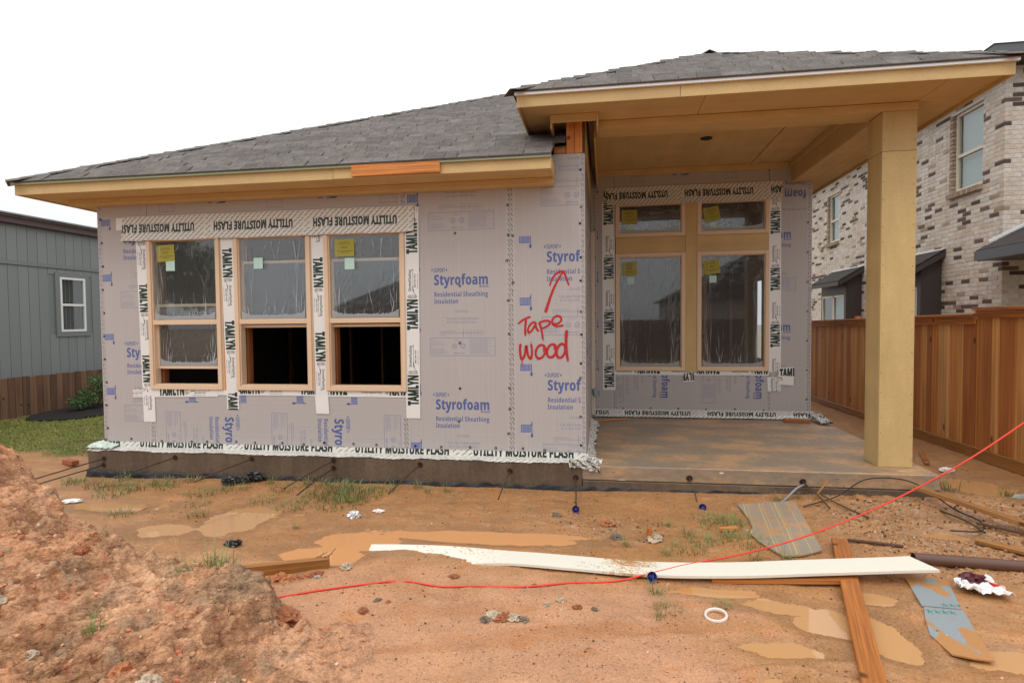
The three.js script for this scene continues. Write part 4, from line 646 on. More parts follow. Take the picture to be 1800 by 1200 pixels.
{
  const s = thing('shrub', 'small bushy green shrub in dark mulch before the low fence', 'shrub', null, [-10.25, -0.22, -4.15]);
  for (const [a, b, c, q, n, k] of [[0, 0.3, 0.15, 0.26, 420, 5], [0.1, 0.45, -0.2, 0.26, 420, 8], [-0.05, 0.36, -0.5, 0.24, 320, 11], [0.05, 0.6, 0.0, 0.18, 220, 14], [0, 0.22, 0.42, 0.18, 200, 17]]) put('foliage', leafCloud(n, q, q * 0.85, q * 1.1, k, 0.06).translate(a, b, c), k % 2 ? M.leaf : M.leaf2, s);
  const st = []; for (let i = 0; i < 7; i++) { const a = i * 0.9; st.push(tube([[0, -0.05, 0], [0.08 * Math.cos(a), 0.2, 0.08 * Math.sin(a)], [0.25 * Math.cos(a), 0.5, 0.25 * Math.sin(a)]], 0.007, 6, 5)); } put('stem', merge(st), oldWood[3], s);
}
// ---------- what stands behind the photographer and shows in the window glass ----------
{
  const f = thing('rear_fence', 'long brown board fence at the end of the yard behind the photographer', 'fence', null, [0, -0.3, 15]);
  for (let i = 0; i < 150; i++) put('picket', cbox(0.137, 1.85, 0.018, 0.002, i * 0.4, i * 0.2), M.scrapDark, f, [-10.4 + i * 0.14, 0.9, 0]);
  for (const y of [0.3, 1.5]) put('rail', cbox(21, 0.09, 0.04, 0.003), cedar[2], f, [0, y, 0.03]);
  const h = thing('rear_house', 'dark-roofed house beyond the yard behind the photographer', 'house', null, [-7.5, -0.3, 23]);
  h.scale.y = 0.72; put('wall', bb(-6, 6, 0, 2.9, -3, 5), S({ color: 0x6a625e, roughness: 0.9 }), h);
  const s = new THREE.Shape(); s.moveTo(-6.5, 2.8); s.lineTo(6.5, 2.8); s.lineTo(1.5, 5.3); s.lineTo(-1.5, 5.3); s.closePath(); put('roof', new THREE.ExtrudeGeometry(s, { depth: 8.6, bevelEnabled: false }).translate(0, 0, -3.4), M.nroof, h);
  const t = thing('rear_tree', 'dark leafy tree beyond the yard behind the photographer', 'tree', null, [-21, -0.3, 19]);
  put('trunk', new THREE.CylinderGeometry(0.14, 0.26, 3.2, 10).translate(0, 1.6, 0), M.scrapDark, t); for (const [a, b, c, q] of [[0, 4.2, 0, 1.9], [1.6, 3.4, 0.5, 1.4], [-1.6, 3.6, 0.4, 1.5], [0.5, 5.6, -0.3, 1.4], [2.6, 4.6, 0, 1.1]]) put('foliage', leafCloud(1500, q, q * 0.8, q, 31 + a, 0.3).translate(a, b, c), M.leaf, t);
  const h2 = thing('rear_house', 'pale gabled house beyond the yard behind the photographer', 'house', null, [8.5, -0.3, 24]);
  put('wall', bb(-4.5, 4.5, 0, 3.0, -3, 5), S({ color: 0xa89c8e, roughness: 0.9 }), h2); const s2 = new THREE.Shape(); s2.moveTo(-5, 2.9); s2.lineTo(5, 2.9); s2.lineTo(0, 5.6); s2.closePath(); put('roof', new THREE.ExtrudeGeometry(s2, { depth: 8.6, bevelEnabled: false }).translate(0, 0, -3.4), M.nroof, h2);
}
// ---------- ground ----------
const dips = [[-0.95, 1.5, 0.95, 0.15, 0.042], [-0.1, 1.4, 0.6, 0.08, 0.034], [-1.9, 1.72, 0.4, 0.2, 0.045], [-2.1, 2.06, 0.35, 0.16, 0.05], [-2.35, 2.5, 0.3, 0.12, 0.04], [-3.3, 1.4, 0.3, 0.42, 0.04], [-3.85, 1.72, 0.35, 0.2, 0.035],
  [1.32, 2.46, 0.34, 0.13, 0.035], [1.55, 2.68, 0.22, 0.16, 0.04], [1.3, 2.98, 0.3, 0.1, 0.03], [1.85, 2.75, 0.16, 0.3, 0.032], [2.45, 2.95, 0.3, 0.14, 0.036], [2.0, 2.25, 0.2, 0.12, 0.03], [3.12, 0.98, 0.28, 0.12, 0.04], [3.3, 0.55, 0.3, 0.1, 0.035], [4.3, -0.5, 0.4, 0.5, 0.05], [1.0, 2.3, 0.3, 0.1, 0.03], [-4.9, 1.15, 0.6, 0.2, 0.03]];
const WL = -0.347;
function dipAt(x, z) { let d = 0; for (const [a, b, rx, rz, h] of dips) { const q = ((x - a) / rx) ** 2 + ((z - b) / rz) ** 2; if (q < 4) d = Math.max(d, h * Math.exp(-q * 0.9) * 1.15); } return d; }
const lawnEdge = (x) => -0.62 + 0.25 * fbm(x * 0.9, 3, 3) - 0.18 * (x + 8);
const lawnAt = (x, z) => sstep(-6.2, -6.7, x) * sstep(0.1, -0.25, z - lawnEdge(x));
const roughAt = (x, z) => Math.max(sstep(2.0, 2.6, x) * sstep(2.2, 1.5, z) * sstep(-0.6, 0.2, z), sstep(3.4, 3.9, x) * sstep(0.6, 0, z) * 0.6, 0.75 * Math.exp(-(((x - 0.35) / 0.45) ** 2 + ((z - 1.25) / 0.28) ** 2)), 0.6 * Math.exp(-(((x + 0.1) / 0.35) ** 2 + ((z - 0.95) / 0.2) ** 2)));
function ground(x, z, fine = true) {
  let y = -0.326;
  y += Math.exp(-(((z - 0.15) / 0.42) ** 2)) * (z > 0.1 || x > 3.5 || x < -6.2 ? lerp(0.04, 0.085, sstep(-1, 3.4, x)) : 0.06) * sstep(6, 4, Math.abs(x));
  if (x < -6.5) y += clamp((-6.5 - x) * 0.03, 0, 0.14);
  y += 0.012 * fbm(x * 0.7, z * 0.9, 3) + 0.006 * fbm(x * 2.6 + 9, z * 4.2, 3);
  const w = sstep(2.0, 2.5, z); y += 0.016 * w * fbm(x * 1.3, z * 1.6 + 5, 3);
  const r = roughAt(x, z);
  if (r > 0.01) y += r * (0.022 * fbm(x * 5, z * 6, 4, 0.6) + 0.012 * Math.abs(fbm(x * 14, z * 14, 3)) + 0.008);
  y += 0.035 * Math.exp(-(((x - 0.45) / 0.3) ** 2 + ((z - 1.2) / 0.2) ** 2)); // heap round the stake
  y -= dipAt(x, z);
  // shoe print near the ring
  { const a = x - 0.5, b = z - 2.83, u = a * 0.86 + b * 0.5, v = -a * 0.5 + b * 0.86, q = (u / 0.13) ** 2 + (v / 0.05) ** 2; y += -0.022 * Math.exp(-q * q) + 0.01 * Math.exp(-((q - 1.8) ** 2) * 2) * (v > 0 ? 1 : 0.3); }
  for (const [a0, b0, t, l] of [[1.5, 3.2, 0.3, 0.2], [1.05, 3.3, -0.4, 0.16], [-0.2, 1.1, 0.2, 0.14]]) { const a = x - a0, b = z - b0, u = a * Math.cos(t) + b * Math.sin(t), v = -a * Math.sin(t) + b * Math.cos(t), q = (u / l) ** 2 + (v / 0.06) ** 2; if (q < 6) y += -0.012 * Math.exp(-q) + 0.01 * Math.exp(-((q - 2.2) ** 2)); }
  if (fine) y += 0.0022 * fbm(x * 17, z * 17, 2) + 0.0016 * N2b(x * 55, z * 55) * (0.4 + 0.6 * w + r) + (r > 0.05 ? r * 0.006 * N2b(x * 34, z * 34 + 7) : 0);
  return y;
}
function lines(list) { const o = [list[0][0]]; for (let i = 1; i < list.length; i++) { const [b, st] = list[i], a = o[o.length - 1], n = Math.max(1, Math.round((b - a) / st)); for (let k = 1; k <= n; k++) o.push(a + ((b - a) * k) / n); } return o; }
const wetAt = (x, z) => clamp(0.5 + 0.75 * fbm(x * 0.8 + 3, z * 1.3, 4) + 0.9 * sstep(2.5, 1.5, z) - 0.75 * sstep(2.1, 2.9, z) * sstep(1.2, 0.2, x) + 9 * dipAt(x, z) + 0.55 * sstep(0.9, 1.4, x) * sstep(1.8, 2.3, z));
{
  const X = lines([[-160, 1], [-30, 26], [-12, 3], [-6.5, 0.1], [-4.4, 0.035], [-3, 0.018], [3.2, 0.0125], [4.4, 0.03], [7, 0.12], [12, 1], [30, 4], [160, 26]]), Z = lines([[-160, 1], [-30, 26], [-9, 3], [-3, 0.2], [-0.2, 0.06], [0.3, 0.025], [3.9, 0.0125], [4.6, 0.03], [7, 0.12], [12, 1], [30, 4], [160, 26]]);
  const nx = X.length, nz = Z.length, P = new Float32Array(nx * nz * 3), C = new Float32Array(nx * nz * 3), T = new Float32Array(nx * nz * 2), T1 = new Float32Array(nx * nz * 2);
  const sand = [0.63, 0.345, 0.198], wet = [0.55, 0.285, 0.122], dark = [0.4, 0.215, 0.1], rust = [0.62, 0.265, 0.095], grey = [0.46, 0.35, 0.24], lawnC = [0.22, 0.21, 0.05], pale = [0.68, 0.55, 0.4];
  for (let j = 0, n = 0; j < nz; j++) for (let i = 0; i < nx; i++, n++) {
    const x = X[i], z = Z[j], fineHere = Math.abs(x) < 7 && z > -1 && z < 5; P[n * 3] = x; P[n * 3 + 1] = ground(x, z, fineHere); P[n * 3 + 2] = z; T[n * 2] = x; T[n * 2 + 1] = -z; T1[n * 2] = (x + 6.4) / 12.8; T1[n * 2 + 1] = (z + 1) / 6.4;
    let w = wetAt(x, z), c = sand.map((s, k) => lerp(s, wet[k], w));
    const k1 = sstep(0.25, 0.6, fbm(x * 1.9 + 30, z * 3.1, 4)); c = c.map((s, k) => lerp(s, rust[k], 0.6 * k1));
    const k2 = sstep(0.2, 0.65, fbm(x * 3.1 - 12, z * 4.5, 5, 0.6)) * sstep(2.6, 1.6, z); c = c.map((s, k) => lerp(s, pale[k], 0.42 * k2));
    const k3 = sstep(0.3, 0.6, fbm(x * 2.4 + 77, z * 4, 4)) * sstep(1.9, 0.9, z); c = c.map((s, k) => lerp(s, dark[k], 0.6 * k3)); const dp = dipAt(x, z); c = c.map((s, k) => lerp(s, dark[k], 0.6 * sstep(0.002, 0.012, dp + 0.002 * N2b(x * 9, z * 12))));
    const r = roughAt(x, z); if (r > 0.02) { const q = fbm(x * 9, z * 11, 4, 0.65); c = c.map((s, k) => lerp(s, q > 0.05 ? grey[k] : dark[k], r * clamp(Math.abs(q) * 1.4, 0, 0.75))); }
    const st = sstep(0.35, 0.75, N2(x * 0.55 + 2.2 * z, z * 0.9 - 40)) * sstep(2.5, 3, z) ; c = c.map((s, k) => lerp(s, [0.47, 0.2, 0.07][k], 0.55 * st));
    const l = lawnAt(x, z); if (l > 0) { const q = 0.75 + 0.5 * fbm(x * 3, z * 3, 4); c = c.map((s, k) => lerp(s, lawnC[k] * q, l)); }
    if (x > 6 || x < -13 || z < -9.5 || z > 9) c = c.map((s, k) => lerp(s, [0.14, 0.13, 0.05][k], 0.7));
    const g = 1 + 0.09 * N2b(x * 40, z * 40); for (let k = 0; k < 3; k++) C[n * 3 + k] = c[k] * g;
  }
  const I = new Uint32Array((nx - 1) * (nz - 1) * 6); for (let j = 0, k = 0; j < nz - 1; j++) for (let i = 0; i < nx - 1; i++) { const a = j * nx + i; I[k++] = a; I[k++] = a + nx; I[k++] = a + 1; I[k++] = a + 1; I[k++] = a + nx; I[k++] = a + nx + 1; }
  const g = new THREE.BufferGeometry(); g.setAttribute('position', new THREE.BufferAttribute(P, 3)); g.setAttribute('color', new THREE.BufferAttribute(C, 3)); g.setAttribute('uv', new THREE.BufferAttribute(T, 2)); g.setAttribute('uv1', new THREE.BufferAttribute(T1, 2)); g.setIndex(new THREE.BufferAttribute(I, 1)); g.computeVertexNormals();
  M.sandMap = dataTex(1024, 1024, (u, v) => {
    const a = tfbm(u, v, 5, 5, 5, 91), f = TN(u * 400, v * 400, 400, 400, 5), f2 = TN(u * 190, v * 190, 190, 190, 15); let c = 0.84 + 0.2 * (a - 0.5) + 0.16 * (f - 0.5) + 0.1 * (f2 - 0.5);
    const sp = TN(u * 150, v * 150, 150, 150, 25); if (sp > 0.93) c *= 0.62; const wp = TN(u * 170, v * 170, 170, 170, 45); if (wp > 0.985) c *= 1.25; return [c * 1.02, c, c * 0.97];
  }, 1.37, 1.37);
  M.sandBump = dataTex(1024, 1024, (u, v) => { const p = TN(u * 150, v * 150, 150, 150, 25), q = TN(u * 95, v * 95, 95, 95, 55); return 0.6 + 0.28 * (tfbm(u, v, 24, 24, 5, 35, 0.62) - 0.5) - 0.45 * sstep(0.8, 0.98, p) - 0.25 * sstep(0.78, 0.95, q); }, 1.37, 1.37, false);
  const rough = dataTex(512, 256, (u, v) => { const x = u * 12.8 - 6.4, z = v * 6.4 - 1, w = wetAt(x, z) + 0.25 * fbm(x * 4, z * 6, 3); return clamp(0.92 - 0.5 * sstep(0.45, 1, w)); }, 1, 1, false); rough.channel = 1; rough.wrapS = rough.wrapT = THREE.ClampToEdgeWrapping;
  const m = put('ground', g, S({ color: 0xffffff, vertexColors: true, map: M.sandMap, bumpMap: M.sandBump, bumpScale: 0.0085, roughness: 1, roughnessMap: rough }), scene); m.userData.kind = 'structure';
}
// muddy standing water: one level sheet per pool, the ground dips below it
{
  const ripple = dataTex(256, 256, (u, v) => tfbm(u, v, 8, 8, 4, 5), 1.2, 1.2, false);
  const mud = (c, ro) => new THREE.MeshPhysicalMaterial({ color: c, roughness: ro, specularIntensity: 1, ior: 1.33, bumpMap: ripple, bumpScale: 0.0006 });
  const or = mud(lin(0.58, 0.275, 0.1), 0.05), tanW = mud(lin(0.5, 0.275, 0.12), 0.03);
  for (const [x0, x1, z0, z1, m] of [[-2.75, 0.8, 1.05, 2.75, or], [-4.4, -2.85, 0.9, 2.05, tanW], [0.6, 2.9, 1.9, 3.5, tanW], [2.75, 3.7, 0.35, 1.2, tanW], [3.7, 4.9, -1.3, 0.2, tanW], [-5.8, -4.5, 0.85, 1.6, tanW]]) { const w = put('puddle_water', new THREE.PlaneGeometry(x1 - x0, z1 - z0).rotateX(-Math.PI / 2), m, scene, [(x0 + x1) / 2, WL, (z0 + z1) / 2]); w.userData.kind = 'structure'; { const t = w.geometry.attributes.uv, p = w.geometry.attributes.position; for (let i = 0; i < p.count; i++) t.setXY(i, p.getX(i), p.getZ(i)); } }
}
// ---------- lawn, mulch ----------
function bladeGeo(n, h, spread, seed, lean = 0.5, wd = 0.004) {
  const r = rng(seed), P = [], I = [], T = [];
  for (let i = 0; i < n; i++) {
    const a = r() * 6.283, d = spread * Math.sqrt(r()), bx = Math.cos(a) * d, bz = Math.sin(a) * d, L = h * (0.45 + 0.75 * r()), ln = lean * (0.3 + r()), aa = a + (r() - 0.5) * 2.4, w = wd * (0.6 + 0.7 * r()), px = -Math.sin(aa) * w, pz = Math.cos(aa) * w, o = P.length / 3;
    for (let k = 0; k <= 4; k++) { const t = k / 4, b = ln * t * t * L, y = L * t * (1 - 0.35 * ln * t), ww = 1 - t * 0.92, X = bx + Math.cos(aa) * b, Z = bz + Math.sin(aa) * b; P.push(X - px * ww, y, Z - pz * ww, X + px * ww, y, Z + pz * ww); T.push(0, t, 1, t); if (k) { const q = o + k * 2; I.push(q - 2, q - 1, q + 1, q - 2, q + 1, q); } }
  }
  const g = new THREE.BufferGeometry(); g.setAttribute('position', new THREE.Float32BufferAttribute(P, 3)); g.setAttribute('uv', new THREE.Float32BufferAttribute(T, 2)); g.setIndex(I); g.computeVertexNormals(); return g;
}
const grassMat = (r, g, b) => new THREE.MeshPhysicalMaterial({ color: lin(r, g, b), roughness: 0.6, transmission: 0.2, thickness: 0, side: THREE.DoubleSide });
M.grass = [grassMat(0.19, 0.25, 0.07), grassMat(0.23, 0.27, 0.085), grassMat(0.27, 0.25, 0.1)]; M.straw = grassMat(0.35, 0.27, 0.15);
{
  const n = 30000, g = bladeGeo(6, 0.045, 0.03, 5, 0.9, 0.003), im = new THREE.InstancedMesh(g, new THREE.MeshPhysicalMaterial({ color: 0xffffff, roughness: 0.65, side: THREE.DoubleSide }), n), o = new THREE.Object3D(), c = new THREE.Color(), r = rng(91); let k = 0, guard = 0;
  while (k < n && guard++ < n * 6) { const x = -10.75 + 4.5 * r(), z = -8.5 + 8.9 * r(); if (r() > lawnAt(x, z) || ((x + 10.2) / 0.75) ** 2 + ((z + 4.2) / 1.5) ** 2 < 1) continue; o.position.set(x, ground(x, z, false) - 0.004, z); o.rotation.set(0, r() * 6.3, 0); o.scale.setScalar(0.55 + 0.6 * r()); o.updateMatrix(); im.setMatrixAt(k, o.matrix); const q = fbm(x * 1.7, z * 1.7, 3), t = clamp(0.5 + 0.7 * q + 0.4 * (r() - 0.5)); c.setRGB(lerp(0.19, 0.34, t), lerp(0.25, 0.33, t), lerp(0.045, 0.08, t)); im.setColorAt(k, c); k++; }
  im.count = k; im.name = 'lawn_grass'; im.userData = { kind: 'stuff', label: 'short olive lawn grass beside the grey house', category: 'grass' }; scene.add(im);
  const mb = put('mulch_bed', sheet(40, 60, (u, v) => { const a = u * 6.283, q = v, x = -10.2 + 0.72 * q * Math.cos(a), z = -4.2 + 1.45 * q * Math.sin(a); return [x, ground(x, z, false) + 0.02 + 0.035 * (1 - q * q) + 0.012 * fbm(x * 12, z * 12, 2), z]; }, (u, v) => [u * 4, v * 2]), S({ color: 0x1d1714, roughness: 0.95, bumpMap: M.sandBump, bumpScale: 0.02 }), scene); mb.userData.kind = 'structure';
}
// ---------- soil heap in the left foreground ----------
const sand0 = [0.66, 0.40, 0.235];
const ridgeX = [[-5.6, 1.2], [-4.6, 1.25], [-4.0, 1.2], [-3.7, 1.06], [-3.45, 0.83], [-3.2, 0.66], [-2.95, 0.55], [-2.72, 0.44], [-2.5, 0.33], [-2.3, 0.36], [-2.1, 0.385], [-1.92, 0.34], [-1.78, 0.25], [-1.66, 0.14], [-1.5, 0.085], [-1.3, 0.05], [-1.05, 0.0]];
function ridge(x) { if (x <= ridgeX[0][0]) return ridgeX[0][1]; for (let i = 1; i < ridgeX.length; i++) if (x < ridgeX[i][0]) { const [a, p] = ridgeX[i - 1], [b, q] = ridgeX[i], t = (x - a) / (b - a); return lerp(p, q, t * t * (3 - 2 * t) * 0.5 + t * 0.5); } return 0; }
function heap(x, z) {
  const wx = x + 0.09 * fbm(x * 2.2, z * 2.2, 3) , wz = z + 0.12 * fbm(x * 1.9 + 8, z * 1.9, 3), zr = 3.38 + 0.12 * N2(x * 1.1, 2);
  const H = ridge(wx), b = clamp((wz - (zr - 0.25 - 0.55 * H)) / (0.2 + 0.5 * H)), f = clamp((zr + 1.75 - wz) / 1.75), back = sstep(0, 1, b), front = 0.18 + 0.82 * sstep(0, 1, f);
  let h = H * back * (wz > zr ? front : 1);
  if (h > 0.004) { const a = sstep(0, 0.16, h), rg = Math.abs(fbm(x * 2.6, z * 3.1, 4, 0.55)), cl = fbm(x * 7.5, z * 7.5, 4, 0.6); h += a * (0.15 * (0.32 - rg) + 0.014 * cl); const led = Math.sin(h * 26 + 2.2 * fbm(x * 3, z * 3, 2)); h += a * 0.02 * led; }
  return h;
}
{
  const nx = 470, nz = 330, x0 = -4.9, x1 = -0.95, z0 = 2.25, z1 = 5.05, P = [], C = [], T = [], I = [];
  const cSand = [0.64, 0.355, 0.205], cClay = [0.56, 0.275, 0.14], cRed = [0.5, 0.15, 0.065], cGrey = [0.36, 0.24, 0.145], cBrown = [0.42, 0.22, 0.11];
  for (let j = 0; j <= nz; j++) for (let i = 0; i <= nx; i++) {
    const x = lerp(x0, x1, i / nx), z = lerp(z0, z1, j / nz), h = heap(x, z), e = 0.01, sx = (heap(x + e, z) - heap(x - e, z)) / (2 * e), sz = (heap(x, z + e) - heap(x, z - e)) / (2 * e);
    const n3 = (0.016 * fbm3(x * 8, h * 8, z * 8, 3) + 0.013 * (0.3 - Math.abs(fbm3(x * 19, h * 19, z * 19 + 6, 3))) + 0.004 * N3(x * 48, h * 48, z * 48)) * sstep(0.02, 0.14, h), L = Math.hypot(sx, 1, sz);
    P.push(x - (sx / L) * n3 * 1.3, ground(x, z) - 0.006 + (h <= 0.004 ? -0.03 : h) + n3 / L, z - (sz / L) * n3 * 1.3); T.push(x - h * 0.8, -z + h * 0.9);
    const a = fbm(x * 1.6 + 5, z * 1.6 + h * 2, 4), b = fbm3(x * 4.5 - 7, h * 4.5, z * 4.5, 3), st = clamp(Math.hypot(sx, sz) * 0.55); let c = cSand.slice();
    c = c.map((s, k) => lerp(s, cClay[k], clamp(0.25 + a * 1.1 + 0.35 * st))); c = c.map((s, k) => lerp(s, cBrown[k], clamp(sstep(0.05, 0.6, fbm(x * 1.1 - 20, z * 1.3, 4)) * 0.8 + 0.55 * sstep(-0.1, 0.45, fbm(x * 1.7 + 4, z * 2.1, 4) + 0.5 * sstep(3.5, 4.2, z) - 0.2)))); c = c.map((s, k) => lerp(s, cRed[k], sstep(0.42, 0.6, b) * 0.6)); c = c.map((s, k) => lerp(s, cGrey[k], sstep(0.15, 0.55, fbm(x * 2.3 + 33, z * 2.3, 4)) * 0.75));
    if (x > -2.35 && x < -1.6) c = c.map((s, k) => lerp(s, cGrey[k], Math.exp(-(((x + 1.93) / 0.2) ** 2 + ((z - 3.3) / 0.3) ** 2)) * 0.85));
    c = c.map((s, k) => lerp(s, sand0[k], Math.exp(-(((x + 2.52) / 0.16) ** 2 + ((z - 3.25) / 0.4) ** 2)) * 0.9));
    c = c.map((s, k) => lerp([0.56, 0.3, 0.17][k], s, sstep(0.0, 0.1, h)));
    const g = 1 + 0.14 * N3(x * 34, h * 34, z * 34) + 0.1 * fbm3(x * 8, h * 8, z * 8 + 4, 2); C.push(c[0] * g, c[1] * g, c[2] * g);
  }
  for (let j = 0; j < nz; j++) for (let i = 0; i < nx; i++) { const a = j * (nx + 1) + i, b = a + nx + 1; I.push(a, b, a + 1, a + 1, b, b + 1); }
  const g = new THREE.BufferGeometry(); g.setAttribute('position', new THREE.Float32BufferAttribute(P, 3)); g.setAttribute('color', new THREE.Float32BufferAttribute(C, 3)); g.setAttribute('uv', new THREE.Float32BufferAttribute(T, 2)); g.setIndex(I); g.computeVertexNormals();
  tag(put('soil_heap', g, S({ vertexColors: true, map: dataTex(512, 512, (u, v) => { let c = 0.87 + 0.34 * (tfbm(u, v, 14, 14, 5, 83, 0.6) - 0.5) + 0.22 * (TN(u * 150, v * 150, 150, 150, 7) - 0.5); if (TN(u * 90, v * 90, 90, 90, 19) > 0.95) c *= 0.68; return [c * 1.01, c, c * 0.98]; }, 0.9, 0.9), bumpMap: dataTex(512, 512, (u, v) => tfbm(u, v, 12, 12, 6, 87, 0.62), 0.9, 0.9, false), bumpScale: 0.034, roughness: 0.9 }), scene), 'big lumpy heap of reddish excavated soil with grass clumps on it', 'soil heap');
}
const heapY = (x, z) => ground(x, z) + Math.max(0, heap(x, z));
// ---------- things lying about ----------
function crumple(rx, ry, rz, seed, det = 3, amp = 0.45) {
  const g = new THREE.IcosahedronGeometry(1, det), p = g.attributes.position;
  for (let i = 0; i < p.count; i++) { const x = p.getX(i), y = p.getY(i), z = p.getZ(i), d = 1 + amp * (1 - 2 * Math.abs(N3(x * 1.7 + seed, y * 1.7, z * 1.7))) + 0.5 * amp * (0.5 - Math.abs(N3(x * 4 + seed, y * 4, z * 4 + 5))); p.setXYZ(i, x * d * rx, y * d * ry, z * d * rz); }
  g.computeVertexNormals(); return g;
}
const one = (name, geo, mat, label, cat, group, pos, rot) => tag(put(name, geo, mat, scene, pos, rot), label, cat, group);
M.blackBag = S({ color: 0x141416, roughness: 0.3, flatShading: true }); M.foil = S({ color: 0xd8dade, roughness: 0.25, metalness: 0.6, flatShading: true }); M.paper = S({ color: 0xe6e4e2, roughness: 0.6, flatShading: true, side: THREE.DoubleSide }); M.maroon = S({ color: 0x4a1420, roughness: 0.35, flatShading: true }); M.redPlastic = S({ color: 0xc02418, roughness: 0.4 });
const clodMat = (r, g, b) => S({ color: lin(r, g, b), roughness: 0.95, map: M.sandMap, bumpMap: M.sandBump, bumpScale: 0.01 });
const clodM = { orange: clodMat(0.62, 0.25, 0.11), white: clodMat(0.72, 0.6, 0.46), red: clodMat(0.5, 0.19, 0.09), grey: clodMat(0.3, 0.24, 0.18) };
// white trim board, half buried on the left and propped on lumber on the right
{
  const w = S({ color: 0xe0dccd, roughness: 0.5, map: canvasTex(1024, 64, (x, W, H) => { x.fillStyle = '#fff'; x.fillRect(0, 0, W, H); const r = rng(61); for (let i = 0; i < 900; i++) { const c = r() < 0.9 ? 480 + 62 * (r() + r() - 1) : r() * 200, y = r() < 0.6 ? H * (0.55 + 0.45 * r()) : r() * H; x.fillStyle = `rgba(${170 + 40 * r()},${110 + 40 * r()},${60 + 30 * r()},${0.25 + 0.5 * r()})`; x.beginPath(); x.ellipse(c + 70, y, 0.8 + 2.4 * r(), 0.5 + 1.2 * r(), 0, 0, 7); x.fill(); } for (let i = 0; i < 60; i++) { x.fillStyle = 'rgba(60,44,32,0.8)'; x.fillRect(430 + 60 * r(), 10 + 30 * r(), 1.2, 1.2); } }) });
  const path = new THREE.CatmullRomCurve3([[-1.75, -0.40, 1.95], [-1.0, -0.348, 1.97], [-0.5, -0.318, 2.01], [0.0, -0.31, 2.06], [0.5, -0.312, 2.09], [1.1, -0.29, 2.08], [1.7, -0.262, 2.02], [2.46, -0.232, 1.93]].map((p) => new THREE.Vector3(...p)));
  const g = slab(70, 4, (u, v) => { const p = path.getPoint(u), t = path.getTangent(u), nx = -t.z, nz = t.x, d = (v - 0.5) * 0.235, tl = lerp(0.5, 0.0, sstep(0, 0.3, u)) ; const ex = u > 0.97 ? (0.5 - v) * -0.06 * ((u - 0.97) / 0.03) : 0; return [p.x - nx * d * -1 + ex, p.y - tl * d + 0.006, p.z + nz * d]; }, 0.019, (u, v) => [u, v]);
  one('white_trim_board', g, w, 'long white primed trim board lying bent across the sand', 'board');
}
function plank(name, a, b, w, t, mat, label, cat, group, roll = 0) { // a board between two points
  const A = new THREE.Vector3(...a), B = new THREE.Vector3(...b), d = B.clone().sub(A), L = d.length(), m = one(name, cbox(L, t, w, 0.004, rand() * 4, rand() * 3), mat, label, cat, group); m.position.copy(A).lerp(B, 0.5); m.quaternion.setFromUnitVectors(new THREE.Vector3(1, 0, 0), d.normalize()); m.rotateX(roll); return m;
}
plank('wood_plank', [2.12, -0.292, 1.32], [1.42, -0.302, 3.75], 0.118, 0.038, M.lumberWet, 'long wet orange plank lying under the white trim board', 'plank');
plank('wood_plank', [0.95, -0.318, 2.16], [1.93, -0.29, 2.1], 0.07, 0.036, M.lumberWet, 'short wood strip tucked beneath the white trim board', 'plank');
plank('wood_plank', [-2.75, -0.315, 2.59], [-1.90, -0.29, 2.3], 0.05, 0.085, M.kick, 'half-buried plank beside the orange clods near the soil heap', 'plank', null, 0.15);
plank('wood_plank', [3.2, -0.11, 0.27], [4.05, -0.3, 1.15], 0.085, 0.04, M.kick, 'long plank leaning from the slab corner toward the fence', 'plank');
plank('wood_plank', [3.22, -0.29, 1.18], [3.75, -0.29, 1.72], 0.07, 0.03, M.kick, 'tan plank half sunk in the debris by the brown pipe', 'plank');
plank('wood_splinter', [3.46, -0.28, 0.76], [3.95, -0.29, 1.2], 0.03, 0.02, M.scrapDark, 'dark thin wood strip lying beside the leaning plank', 'wood scrap');
plank('wood_splinter', [2.2, -0.3, 1.27], [2.58, -0.295, 1.38], 0.03, 0.018, M.scrapDark, 'dark splintered stick behind the white trim board end', 'wood scrap');
plank('wood_splinter', [2.2, -0.3, 0.34], [2.4, -0.07, 0.27], 0.022, 0.014, M.kick, 'small wood stick standing aslant before the porch slab', 'wood scrap');
plank('wood_block', [1.2, -0.295, 1.17], [1.35, -0.29, 1.13], 0.05, 0.03, M.lumber, 'short orange wood block among grass near the sheathing scrap', 'wood scrap');
plank('wood_stake', [0.57, -0.36, 1.42], [0.575, -0.215, 1.43], 0.035, 0.045, M.lumberWet, 'wood stake stub standing upright in the sand', 'stake');
plank('wood_strip', [0.1, 0.0, -2.55], [0.55, 0.0, -2.83], 0.03, 0.02, M.lumber, 'thin wood strip on the porch slab by the return wall', 'wood scrap');
plank('wood_block', [2.88, 0.012, -2.86], [3.24, 0.012, -2.83], 0.12, 0.045, M.lumberWet, 'flat wood block on the porch slab below the right window', 'wood scrap');
plank('wood_strip', [2.62, -0.262, 0.3], [3.05, -0.25, 0.27], 0.025, 0.012, S({ color: 0xdcd8ce, roughness: 0.6 }), 'narrow white strip lying along the porch slab foot', 'strip');
plank('brick', [-6.95, -0.27, -0.3], [-6.72, -0.27, -0.22], 0.09, 0.06, S({ color: 0x9a5a40, roughness: 0.9 }), 'single red brick at the lawn edge near the foundation corner', 'brick');
